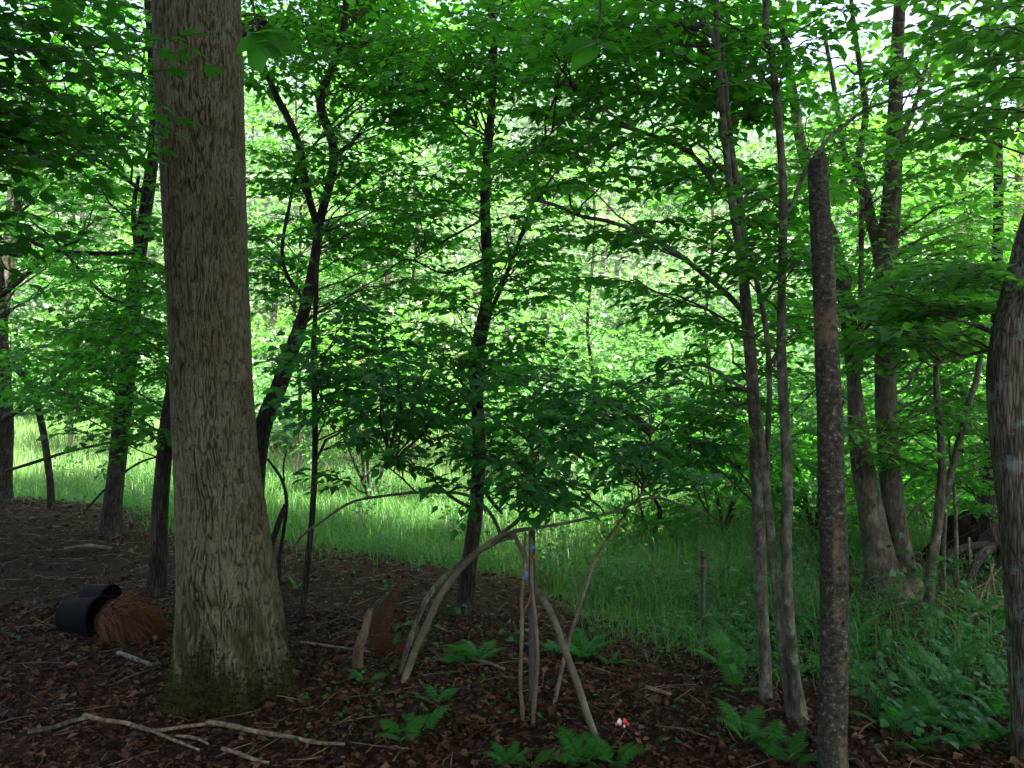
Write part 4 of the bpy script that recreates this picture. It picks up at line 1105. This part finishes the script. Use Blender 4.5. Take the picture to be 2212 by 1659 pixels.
# trunk on bare roots over a hollow
def rooted():
    d = 7.2
    b = PG(2142, d)
    t = Plant('rooted_tree', b, 'dark trunk perched on bare roots over a black hollow, near right edge', leaf='leaf_mid', tpl=TPL_MID, tplname='mid', lsize=.075, indiv=150)
    t.trunk([(2140, 1205, 60), (2138, 1170, 46), (2139, 1120, 38), (2141, 1050, 34), (2147, 960, 30), (2151, 850, 26), (2153, 600, 22), (2155, 300, 18)], d, root=False, m=16, top=(4.6, 7.6, 9))
    top = P(2140, 1185, d)
    for (ex, ed, w, bend) in ((2035, 6.6, .05, -.12), (2075, 6.2, .045, .0), (2170, 6.3, .05, .05), (2195, 6.7, .055, .12), (2230, 7.4, .05, .1), (2090, 7.9, .05, -.05), (2185, 8.0, .05, .05)):
        e = PG(ex, ed); e[2] -= .08
        a = top + np.array([(ex - 2140) / F * 1.2, (ed - d) * .12, .03])
        mid = (a + e) / 2 + np.array([bend, 0, .14])
        A = spline(np.column_stack([np.array([a, mid, e]), [w * 1.1, w * .8, w * .45]]), 7)
        g = Geo(); g.tube(A[:, :3], A[:, 3], 10, .12); g.build('root', M['bark_dark'], t.root, b)
    for k in range(7):
        a = top + rng.normal(0, .12, 3); a[2] = top[2] - rng.uniform(.05, .2)
        e = PG(2140 + rng.uniform(-120, 90), d - rng.uniform(.7, 1.3)); 
        mid = (a + e) / 2 + rng.normal(0, .1, 3) + [0, 0, .1]
        A = spline(np.array([a, mid, e]), 6)
        g = Geo(); g.tube(A, np.linspace(.012, .005, len(A)), 6); g.build('rootlet', M['stick'], t.root, b)
    # dark soil lump behind the roots, coloured near black for the hollow's shade
    th, ph = np.meshgrid(np.linspace(0, 2 * np.pi, 28, endpoint=False), np.linspace(0, np.pi / 2, 9))
    r = .42 * (1 + .12 * np.sin(3 * th + 2 * ph) + .1 * np.sin(5 * th - 3 * ph))
    c = np.array([b[0] + .02, d + .35, b[2] - .05])
    V = np.stack([c[0] + r * np.cos(th) * np.cos(ph), c[1] + r * .7 * np.sin(th) * np.cos(ph), c[2] + r * 1.1 * np.sin(ph)], -1).reshape(-1, 3)
    i, j = np.meshgrid(np.arange(8), np.arange(28), indexing='ij'); j2 = (j + 1) % 28
    Q = np.stack([i * 28 + j, i * 28 + j2, (i + 1) * 28 + j2, (i + 1) * 28 + j], -1).reshape(-1, 4)
    link('dark_hollow_lump', mesh('dark_hollow_lump', V - b, Q, None, plain_mat('hollow_shade_soil', (.012, .008, .006), .95, .05, .5, 12), True), t.root)
    t.fill(30, 1950, 700, 2230, 1100, 6.4, 8.6, fan=.5, flat=.08)
    t.finish()
rooted()

# right edge trunk
t = Plant('bowed_tree', base_of(2247, 3.6), 'thick bowed trunk cut by the right edge of the photo', leaf='leaf_bright', lsize=.085, bark='bark_right', indiv=200)
t.trunk([(2249, 1665, 108), (2240, 1500, 104), (2232, 1350, 102), (2220, 1180, 102), (2206, 1030, 102), (2192, 900, 101), (2188, 800, 100), (2197, 720, 95), (2214, 640, 92), (2250, 500, 88), (2300, 330, 80), (2340, 100, 74)], 3.6, flare=1.1, m=40, per=14, top=(2.9, 3.7, 9), rough=.03)
t.branch([(2150, 720, 12), (2100, 700, 8), (2060, 690, 4)], 3.7)
t.branch([(2140, 755, 9), (2080, 770, 7), (2010, 790, 6), (1950, 820, 4)], 3.7)
t.fill(20, 1820, 560, 2200, 760, 3.4, 4.4, fan=.45, flat=.06)
t.fill(16, 1950, -40, 2260, 330, 3.4, 5.0, fan=.45)
crown(t.root, t.base, (3.4, 2.0, 9.0), 2, (1.1, 1.1, 1), 1)
t.finish()
t = Plant('pale_tree', base_of(2196, 11.5), 'pale slim trunk showing above the bowed trunk at upper right', leaf='leaf_bright', tpl=TPL_MID, tplname='mid', lsize=.09, bark='bark_grey', indiv=100)
t.trunk([(2196, 1080, 26), (2198, 800, 24), (2203, 500, 22), (2206, 300, 20), (2205, 150, 18), (2198, 0, 16)], 11.5, top=(7, 12, 10))
t.branch([(2203, 350, 9), (2150, 300, 8), (2090, 280, 6), (2020, 268, 4)], 11.4)
t.fill(40, 1780, 250, 2240, 900, 9.5, 13, fan=.75, flat=.1)
t.finish()

# understory shrubs at right, behind the stems
for k, (px, d, n, lab) in enumerate(((1560, 8.5, 16, 'leafy shrub in shade beyond the lone steel post'), (1760, 8.0, 20, 'leafy shrub seen between slender stems and snag'),
                                     (2010, 9.5, 22, 'leafy shrub behind the two-stemmed sapling'), (1460, 12.5, 12, 'loose sunlit shrub in the middle of the meadow'),
                                     (820, 12.0, 20, 'leafy shrub behind the forked tree at the meadow edge'), (1200, 12.5, 12, 'leafy shrub behind the middle maple at the meadow edge'))):
    t = Plant('shrub', base_of(px, d), lab, 'shrub', leaf='leaf_mid' if k < 3 else 'leaf_bright', tpl=TPL_MID, tplname='mid', lsize=.075 if k < 3 else .09, bark='bark_dark', indiv=60)
    for q in range(4):
        x = px + rng.uniform(-40, 40)
        t.trunk([(px + rng.uniform(-12, 12), 829.5 + (EYE - float(G(PG(px, d)[0], d))) / d * F, 9), (x, 1040, 7), (x + rng.uniform(-40, 40), 920, 5), (x + rng.uniform(-70, 70), 820, 3)], d, 'stem', m=6)
    w = 150 if k < 3 else 190
    t.fill(n * 2, px - w, 800 if k < 3 else 640, px + w, 1120 if k < 3 else 960, d - .7, d + .7, fan=.5)
    t.finish()

for px, d, n, lab in ((1400, 8.6, 16, 'low dark shrub behind the leaning pole in the meadow'), (1600, 9.6, 18, 'low dark shrub right behind the slender stems'),
                      (1900, 9.0, 16, 'low dark shrub showing behind the double trunk foot')):
    t = Plant('shrub', base_of(px, d), lab, 'shrub', leaf='leaf_mid', tpl=TPL_MID, tplname='mid', lsize=.07, bark='bark_dark', indiv=60)
    gy = 829.5 + (EYE - float(G(PG(px, d)[0], d))) / d * F
    for q in range(3):
        t.trunk([(px + rng.uniform(-10, 10), gy, 7), (px + rng.uniform(-40, 40), gy - 90, 5), (px + rng.uniform(-80, 80), gy - 170, 3)], d, 'stem', m=6)
    t.fill(n * 2, px - 130, gy - 230, px + 130, gy - 40, d - .6, d + .6, fan=.4)
    t.finish()

# young trees in the light along the meadow edge
for k, (px, d, n, x0, y0, x1, y1, lab) in enumerate((
        (640, 14.0, 110, 480, -60, 960, 760, 'bright young tree in the light behind the forked tree'),
        (890, 15.0, 90, 720, -60, 1100, 800, 'bright young tree in the meadow left of the middle maple'),
        (1275, 14.0, 22, 1080, 330, 1380, 800, 'pale green young tree in the open gap right of the middle maple'),
        (1530, 12.0, 56, 1320, -60, 1700, 480, 'bright young tree behind the slender grey stems'),
        (1845, 11.0, 70, 1680, 250, 2060, 950, 'bright young tree behind the double trunk'),
        (2090, 10.0, 46, 1980, 150, 2240, 950, 'bright young tree behind the two-stemmed sapling at right'),
        (150, 17.0, 90, -40, 60, 420, 800, 'bright young tree behind the stout black trunk at left'))):
    t = Plant('young_tree', base_of(px, d), lab, 'tree', leaf='leaf_bright', tpl=TPL_MID, tplname='mid', lsize=.085, bark='bark_dark', indiv=60)
    gy = 829.5 + (EYE - float(G(PG(px, d)[0], d))) / d * F
    t.trunk([(px, gy, 9), (px + 8, gy - 200, 8), (px - 6, 700, 7), (px + 10, 500, 6), (px, 300, 4), (px, 150, 3)], d, m=8)
    t.fill(n, x0, y0, x1, y1, d - 1.2, d + 1.2, fan=.6)
    t.finish()

# the overhanging maple at top left whose trunk stands outside the frame
b = np.array([-2.9, 2.7, 0.0]); b[2] = float(G(b[0], b[1]))
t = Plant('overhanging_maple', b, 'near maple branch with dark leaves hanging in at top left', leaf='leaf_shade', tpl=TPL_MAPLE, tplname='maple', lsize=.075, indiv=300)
g = Geo(); ln = spline(np.array([[*b, .12], [-2.95, 2.7, 2.2, .10], [-2.9, 2.75, 4.5, .08], [-2.8, 2.9, 8, .05]]), 8)
g.tube(ln[:, :3] - [0, 0, .1], ln[:, 3], 14, .05); g.build('trunk', M['bark_dark'], t.root, b)
t.line.append(ln[:, :3]); t.rad.append(ln[:, 3])
t.fill(34, -160, -60, 330, 330, 2.8, 3.8, fan=.42, flat=.1)
t.fill(9, -160, 300, 200, 520, 2.8, 3.8, fan=.4, flat=.1)
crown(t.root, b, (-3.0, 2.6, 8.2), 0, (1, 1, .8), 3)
t.finish()

# tall forest trees behind and beside the camera whose crowns shade the wood
for k, (x, y, h) in enumerate((q[0], q[1] - (.9 if q[1] > -3 else 0), q[2]) for q in ((1.2, -1.8, 10.5), (-4.6, -1.0, 11), (4.8, 0.6, 10), (-1.5, -5.5, 12), (5.2, -4.5, 12), (-7.8, 4.6, 10.5), (7.2, 2.4, 10), (-6.2, -5.0, 11), (-1.3, -.9, 12.5), (2.6, -.3, 12), (9.5, 0.0, 12), (-9.5, 4.0, 11), (-5.5, 3.6, 10.5), (1.9, -.4, 9.5), (-.2, -2.2, 8.6), (-3.2, .4, 9.0), (-6.6, 1.8, 9.2), (-2.8, 1.5, 13))):
    z = float(G(x, y))
    r = empty('forest_tree', (x, y, z), 'tall forest tree beside the viewer, out of the photo', 'tree', 'tall forest trees round the viewer')
    if not (-.62 * y < x < .62 * y and y > 0):
        g = Geo(); g.tube(np.array([[0, 0, -.2], [.05, 0, h * .4], [0, .1, h * .95]]), [.2, .16, .06], 12, .04); g.build('trunk', M['bark_dark'], r)
    else:
        g = Geo(); g.tube(np.array([[0, 0, 5.2], [.05, 0, h * .7], [0, .1, h * .95]]), [.1, .1, .05], 10, .04); g.build('upper_limb', M['bark_dark'], r)
    crown(r, (x, y, z), (x, y, z + h), k, (1.15, 1.15, .8), k * 1.3)

# two near leaf sprays dangling at the top of the frame
def hanging(name, rows, d, leaves, label, tpl, tn, mat='leaf_mid'):
    b = P(rows[0][0], rows[0][1], d)
    r = empty(name, b, label, 'leaf spray')
    A = np.array([P(a, c, d) for a, c in rows]); A = spline(A, 6)
    g = Geo(); g.tube(A, np.linspace(.004, .0015, len(A)), 6); g.build('twig', M['twig'], r, b)
    for (px, py, qx, qy, w) in leaves:
        p = P(px, py, d); q = P(qx, qy, d - .05)
        ax = (q - p)[None]; L = float(np.linalg.norm(ax))
        s, a, u = leaf_frames(ax, np.array([[w, -.55, .8]]))
        leaf_object('leaf', tn, tpl, M[mat], r, b, p, s[0], a[0], u[0], L)
hanging('oak_spray', [(540, -60), (548, 20), (556, 70)], 2.0, [(556, 72, 612, 60, .1), (556, 74, 600, 125, .5), (552, 70, 560, 150, -.3), (556, 70, 640, 108, .0)], 'near oak twig with big dark leaves beside the big trunk at top', TPL_MAPLE, 'maple', 'leaf_mid')
hanging('leaf_spray', [(1300, -60), (1296, 40), (1288, 98)], 2.0, [(1288, 98, 1232, 150, .3), (1288, 98, 1334, 106, -.2), (1290, 90, 1210, 112, .2)], 'twig with a pair of big oval leaves dangling at top centre', TPL_OVATE, 'ovate')

EXEC_SMALL = True
# ------------------------------------------------------------------ ferns
def frond_mesh(L, w, k=22):
    g = Geo()
    t = np.linspace(0, 1, 12)
    arc = np.column_stack([np.zeros(12), L * t, L * (.42 * t - .50 * t ** 2.2)])
    g.tube(arc, np.linspace(.0026, .0006, 12), 4, cap=False)
    pos, ax, sz = [], [], []
    for q in np.linspace(.16, .985, k):
        p = np.array([np.interp(q, t, arc[:, i]) for i in range(3)])
        prof = w * (math.sin(min(1, (q + .12)) ** .8 * math.pi * .93) ** .7 if q < .97 else .12)
        for s in (-1, 1):
            pos.append(p); ax.append([s, .42, -.12 - .1 * abs(random.gauss(0, 1))]); sz.append(max(.006, prof))
    V0 = np.array([[0, 0, 0], [-.075, .10, .01], [-.06, .55, .0], [0, 1, -.06], [.06, .55, .0], [.075, .10, .01], [0, .5, .015]])
    V, T = leaves_geo((V0, TPL_OVATE[1]), np.array(pos), np.array(ax), np.tile([0, 0, 1.0], (len(pos), 1)), np.array(sz))
    g.add(V, None, T)
    return mesh('frond', np.vstack(g.V), np.vstack(g.Q), np.vstack(g.T), M['fern'])
FR = [frond_mesh(.34, .095), frond_mesh(.30, .085), frond_mesh(.40, .11, 25)]
def fern(px, d, n, sc, label, spread=(0, 6.28), tilt=.5):
    b = PG(px, d)
    r = empty('fern', b, label, 'fern', 'ferns on the forest floor')
    for k in range(n):
        o = bpy.data.objects.new('frond', FR[k % 3]); COL.objects.link(o); o.parent = r
        az = spread[0] + (spread[1] - spread[0]) * (k + .5) / n + rng.normal(0, .18)
        s = .50 * sc * rng.uniform(.75, 1.15)
        o.rotation_euler = (rng.uniform(tilt - .15, tilt + .25), rng.normal(0, .2), az)
        o.scale = (s, s, s)
for a in ((868, 1600, 4, 1.0, 'small two-tone fern left of the arched sapling foot'), (915, 1585, 4, 1.0, 'bright fern just right of the small left fern'),
          (1095, 1668, 5, 1.05, 'bright fern at the bottom edge under the upright sticks'), (1150, 1700, 4, .9, 'bright fern cut by the bottom edge left of the pole foot'),
          (1262, 1690, 5, 1.15, 'bright fern at the bottom edge by the leaning pole foot'), (1330, 1668, 5, 1.05, 'bright fern right of the leaning pole foot'),
          (1240, 1610, 2, .7, 'single small fern between slanted stick and leaning pole'), (1030, 1430, 7, 1.4, 'leafy fern clump under the arch, left of the sticks'),
          (985, 1440, 5, 1.1, 'low fern beside the arched sapling pair'), (1262, 1425, 8, 1.4, 'fern clump right of the leaning pole in half shade'),
          (1205, 1415, 5, 1.1, 'fern tucked behind the leaning pole'), (940, 1520, 5, 1.0, 'dark fern among litter inside the arch'),
          (1320, 1440, 4, .9, 'small fern at the grass edge right of the arch'), (1605, 1600, 5, 1.6, 'large dark fern left of the slender stems'),
          (1660, 1620, 4, 1.2, 'dark fern at the foot of the slender stems'), (1712, 1660, 4, 1.1, 'fern at the bottom edge by the snag foot'),
          (2190, 1600, 4, 1.2, 'fern under the bowed trunk at the right edge'), (640, 1275, 3, .9, 'small fern behind the big oak foot'),
          (790, 1480, 3, .9, 'dim fern beside the pale broken stub'), (2020, 1560, 4, 1.1, 'dim fern in the weeds at lower right')):
    d_ = ground_d(a[0], a[1] if a[1] < 1655 else 1655) if a[1] < 1700 else 3.45
    fern(a[0], d_, a[2], a[3], a[4])

def fern_undergrowth():
    g = Geo()
    base = []
    for me in FR:
        co = np.zeros(len(me.vertices) * 3, np.float32); me.vertices.foreach_get('co', co)
        base.append((co.reshape(-1, 3).astype(float), np.array([list(p.vertices) for p in me.polygons if len(p.vertices) == 4]), np.array([list(p.vertices) for p in me.polygons if len(p.vertices) == 3])))
    for k in range(105):
        px, py = rng.uniform(1520, 2190), rng.uniform(1330, 1640)
        if py > 1500 and px < 1840: continue
        d = ground_d(px, py); b = PG(px, d)
        for q in range(int(rng.integers(2, 5))):
            co, Q, T = base[q % 3]
            R = Matrix.Rotation(rng.uniform(0, 6.28), 3, 'Z') @ Matrix.Rotation(rng.uniform(.25, .95), 3, 'X')
            g.add(co @ np.array(R).T * rng.uniform(.35, .75) + b, Q, T)
    tag(g.build('fern_undergrowth', M['fern'], smooth=False), 'dim feathery fern undergrowth filling the lower right corner', 'ferns', None, 'stuff')
fern_undergrowth()

# ------------------------------------------------------------------ broad leaved forbs
def forb(px, py, n, h, label, sz=.085):
    d = ground_d(px, py); b = PG(px, d)
    r = empty('forb', b, label, 'plant', 'low broad-leaved plants')
    g = Geo()
    for k in range(n):
        az = rng.uniform(0, 6.28); q = np.array([math.cos(az), math.sin(az), 0]) * rng.uniform(.02, .13) + [0, 0, h * rng.uniform(.5, 1.1)]
        g.tube(np.vstack([[0, 0, -.02], q * [.4, .4, .7], q]), [.002, .0018, .001], 4, cap=False)
        ax = np.array([[math.cos(az), math.sin(az), -.25]]); nr = np.array([[0, -.25, 1.0]]) + rng.normal(0, .25, (1, 3))
        s, a, u = leaf_frames(ax, nr)
        leaf_object('leaf', 'broad', leaf_tpl(.85), M['forb'], r, np.zeros(3), q, s[0], a[0], u[0], sz * rng.uniform(.7, 1.2))
    g.build('stem', M['forb'], r)
fl = ['at lower right between snag and bowed trunk', 'in front of the grass right of the snag', 'low in the weeds below the rooted trunk', 'near the bottom right corner', 'beside the double trunk foot',
      'at the grass edge left of the slender stems', 'behind the slender stems', 'just right of the snag foot', 'by the middle maple foot', 'inside the arch by the pale pole', 'left of the middle maple in dim litter',
      'near the log at right', 'right of the lone post', 'under the arch apex', 'between sticks and grass edge', 'below the double trunk', 'in the right weeds near the edge', 'near the bottom beside the snag']
for k, (px, py) in enumerate(((1890, 1560), (1930, 1600), (2050, 1520), (2010, 1620), (1870, 1330), (1620, 1490), (1770, 1340), (1850, 1470), (975, 1335), (905, 1420), (860, 1300), (2120, 1470), (1590, 1380), (1120, 1400), (1290, 1400), (1920, 1410), (2080, 1590), (1905, 1530))):
    forb(px, py, int(rng.integers(9, 16)), rng.uniform(.10, .22), 'low plant with round green leaves ' + fl[k], rng.uniform(.035, .06))

# ------------------------------------------------------------------ sticks, logs, stumps
def stick(name, rows, label, mat='stick', cat='branch', kids=(), m=9, lift=.0, parent=None):
    """a branch lying on the ground: rows of (px, py, width)"""
    pts, rad = [], []
    for px, py, w in rows:
        d = ground_d(px, py); p = PG(px, d); r = w * .5 / F * d
        p[2] += r + lift + .028; pts.append(p); rad.append(r)
    A = spline(np.column_stack([np.array(pts), rad]), 6)
    b = A[0, :3].copy()
    g = Geo(); g.tube(A[:, :3], A[:, 3], m, .14)
    o = g.build(name, M[mat], None, b); o.location = b
    tag(o, label, cat)
    for kr in kids:
        pts, rad = [], []
        for px, py, w in kr:
            d = ground_d(px, py); p = PG(px, d); r = w * .5 / F * d; p[2] += r + lift + .035; pts.append(p); rad.append(r)
        A2 = spline(np.column_stack([np.array(pts), rad]), 5)
        g = Geo(); g.tube(A2[:, :3], A2[:, 3], 7, .12); g.build('side_branch', M[mat], o, b)
    return o
stick('fallen_branch', [(445, 1580, 12), (500, 1588, 11), (560, 1602, 11), (620, 1610, 10), (690, 1624, 9), (745, 1626, 6)], 'long pale fallen branch lying before the big oak foot', 'bark_bleached')
stick('fallen_branch', [(182, 1562, 10), (225, 1574, 10), (270, 1580, 9), (330, 1597, 9), (400, 1588, 8), (446, 1582, 7)], 'pale fallen branch at lower left reaching towards the oak branch', 'bark_bleached', kids=[[(300, 1588, 8), (370, 1618, 7), (430, 1640, 5)]])
stick('fallen_branch', [(60, 1600, 10), (110, 1590, 10), (160, 1574, 9), (200, 1566, 7)], 'thin mossy branch in the bottom left litter', 'bark_stem')
stick('fallen_branch', [(480, 1636, 9), (510, 1646, 9), (545, 1658, 8), (580, 1668, 7)], 'short pale stick at the bottom edge under the long branch', 'bark_bleached')
stick('fallen_branch', [(380, 1608, 7), (420, 1612, 7), (450, 1625, 5)], 'short forked stick between the pale fallen branches', 'bark_bleached')
stick('fallen_branch', [(255, 1425, 10), (290, 1438, 10), (330, 1452, 8)], 'mossy yellowish stick left of the oak foot', 'bark_stem')
stick('fallen_branch', [(1010, 1435, 7), (1060, 1448, 7), (1090, 1460, 6)], 'grey twig lying inside the arch')
stick('fallen_branch', [(1390, 1368, 6), (1440, 1366, 6), (1490, 1376, 4)], 'thin pale stick at the grass edge right of the arch')
stick('fallen_branch', [(1395, 1500, 9), (1425, 1510, 9), (1450, 1516, 6)], 'short bleached stick in the litter right of the leaning pole')
stick('fallen_branch', [(1895, 1640, 7), (1915, 1662, 7)], 'short bleached stick in front of the snag at the bottom')
stick('fallen_branch', [(2080, 1355, 8), (2130, 1330, 8), (2180, 1325, 5)], 'pale dead branch lying below the bare roots', kids=[[(2120, 1335, 5), (2160, 1370, 4), (2200, 1410, 3)], [(2140, 1330, 5), (2165, 1318, 4), (2195, 1340, 3)]])
stick('fallen_branch', [(1860, 1305, 6), (1920, 1320, 7), (1970, 1310, 5)], 'thin grey root-like branch before the double trunk')
stick('fallen_branch', [(650, 1400, 6), (720, 1410, 6), (800, 1420, 4)], 'thin pale stick on the litter right of the oak')
stick('fallen_branch', [(240, 1195, 8), (190, 1190, 8), (140, 1195, 6)], 'faint grey stick on the dim rise at left')

def limbthing(name, pts, rad, label, cat, mat, m=12, rough=.12):
    A = spline(np.column_stack([np.array(pts), rad]), 7); b = A[0, :3].copy()
    g = Geo(); g.tube(A[:, :3], A[:, 3], m, rough); o = g.build(name, M[mat], None, b); o.location = b
    return tag(o, label, cat)
d = 4.75
limbthing('broken_stub', [PG(772, d) - [0, 0, .05], P(776, 1400, d), P(788, 1360, d), P(800, 1318, d + .1)], [.030, .029, .025, .020], 'pale broken stub sticking up right of the oak', 'stump', 'stick')
d = 5.4
limbthing('rotten_log', [PG(812, d) - [0, 0, .04], P(822, 1345, d + .05), P(842, 1305, d + .15), P(860, 1262, d + .3)], [.075, .065, .045, .018], 'rotten red brown log leaning behind the pale stub', 'log', 'rotten', 14, .25)
b = PG(835, 5.1)
limbthing('rotten_stump', [b + [-.12, .05, -.05], b + [-.05, .02, .05], b + [.03, 0, .07], b + [.12, -.02, -.01]], [.07, .05, .055, .02], 'crumbling orange brown stump mound beside the pale stub', 'stump', 'rotten', 18, .3)
limbthing('fallen_log', [P(2078, 1462, 4.9), P(2105, 1432, 4.9), P(2150, 1393, 4.9), P(2190, 1362, 4.95), P(2240, 1338, 5.0)], [.025, .034, .036, .036, .034], 'brown mossy log propped beside the bowed trunk at right', 'log', 'rotten')
d = 6.6
limbthing('rotten_stump', [PG(1985, d) - [0, 0, .05], P(1985, 1255, d), P(1983, 1215, d), P(1984, 1195, d)], [.05, .045, .04, .02], 'short reddish rotten stump between double trunk and mottled sapling', 'stump', 'rotten', 12, .2)

# ------------------------------------------------------------------ pots tipped over at left
def pot(px, py, d, rad, L, az, label, fibres=0):
    c = PG(px, d); c[2] += rad * .98
    r = empty('plant_pot', c, label, 'pot')
    r.rotation_euler = (0, 0, az)
    m = 40
    prof = [(0, 0.0), (.80, .0), (.84, .02), (.97, .90), (1.06, .905), (1.07, .99), (1.0, 1.0), (.93, .92), (.78, .06), (0, .06)]
    th = np.linspace(0, 2 * np.pi, m, endpoint=False)
    V = np.array([[y * L - L * .5, q * rad * math.cos(a), q * rad * math.sin(a)] for q, y in prof for a in th])
    k = len(prof)
    i, j = np.meshgrid(np.arange(k - 1), np.arange(m), indexing='ij'); j2 = (j + 1) % m
    Q = np.stack([i * m + j, i * m + j2, (i + 1) * m + j2, (i + 1) * m + j], -1).reshape(-1, 4)
    link('body', mesh('body', V, Q, None, M['pot'], True), r)
    return c
c1 = pot(180, 1350, 5.35, .128, .25, math.radians(-12), 'black plastic plant pot lying on its side at left, nearer one')
c2 = pot(215, 1303, 5.9, .095, .22, math.radians(-20), 'second black plastic pot lying behind the nearer one')
# root ball that slid out of the pot: matted rusty fibres
b = c1 + np.array([.235, -.03, -.015]); 
r = empty('root_ball', b, 'rusty orange mass of matted fibres spilling from the tipped pot', 'root ball')
th, ph = np.meshgrid(np.linspace(0, 2 * np.pi, 28, endpoint=False), np.linspace(-np.pi / 2, np.pi / 2, 14))
rr = 1 + .08 * np.sin(4 * th + 2 * ph) + .06 * np.sin(7 * th)
V = np.stack([.125 * rr * np.cos(th) * np.cos(ph), .12 * rr * np.sin(th) * np.cos(ph), .118 * rr * np.sin(ph)], -1).reshape(-1, 3)
i, j = np.meshgrid(np.arange(13), np.arange(28), indexing='ij'); j2 = (j + 1) % 28
Q = np.stack([i * 28 + j, i * 28 + j2, (i + 1) * 28 + j2, (i + 1) * 28 + j], -1).reshape(-1, 4)
link('core', mesh('core', V, Q, None, M['rotten'], True), r)
g = Geo()
for k in range(2200):
    u = norm(rng.normal(0, 1, 3)); p = u * [.12, .118, .112]
    if p[0] > .1 and rng.random() < .3: continue
    L = rng.uniform(.05, .20)
    dr = np.array([.85, rng.normal(-.05, .35), rng.normal(-.22, .42)]) + u * .22
    q1 = p + dr * L * .5; q2 = p + dr * L + [0, 0, -rng.uniform(.02, .13)]
    zmin = -(b[2] - float(G(b[0] + q2[0], b[1]))) + .01
    q1[2] = max(q1[2], zmin); q2[2] = max(q2[2], zmin)
    w = .0022
    s = norm(np.cross(q2 - p, [0, -1.0, .3])) * w
    g.add(np.vstack([p - s, p + s, q1 - s, q1 + s, q2 - s * .4, q2 + s * .4]), [[0, 1, 3, 2], [2, 3, 5, 4]])
g.build('fibres', M['fibre'], r)['kind'] = 'stuff'

# ------------------------------------------------------------------ wrapper
b = PG(1345, ground_d(1345, 1575)); b[2] += .012
r = empty('wrapper', b, 'crumpled red and white wrapper on the litter at lower centre right', 'litter')
def scrap(name, pts, mat):
    V = np.array(pts) * .62; k = len(V)
    V2 = V + [0, 0, .003]
    T = [[0, i + 1, i + 2] for i in range(k - 2)]
    T2 = [[k, k + i + 2, k + i + 1] for i in range(k - 2)]
    Q = [[i, (i + 1) % k, k + (i + 1) % k, k + i] for i in range(k)]
    link(name, mesh(name, np.vstack([V, V2]), Q, T + T2, M[mat]), r)
scrap('white_panel', [(-.045, -.01, .012), (-.012, -.022, .016), (-.004, .0, .03), (-.02, .02, .05), (-.04, .012, .028)], 'paper_white')
scrap('red_panel', [(-.002, -.02, .012), (.03, -.016, .012), (.034, .008, .036), (.014, .022, .05), (-.001, .012, .03)], 'paper_red')
scrap('red_edge', [(-.06, -.012, .008), (-.046, -.02, .008), (-.044, .004, .022), (-.056, .004, .026)], 'paper_red')
scrap('red_tail', [(.03, -.02, .006), (.065, -.026, .005), (.06, -.006, .012), (.036, .002, .028)], 'paper_red')
scrap('white_fleck', [(.0, -.034, .004), (.016, -.036, .004), (.018, -.024, .012), (.004, -.022, .014)], 'paper_white')
g = Geo()
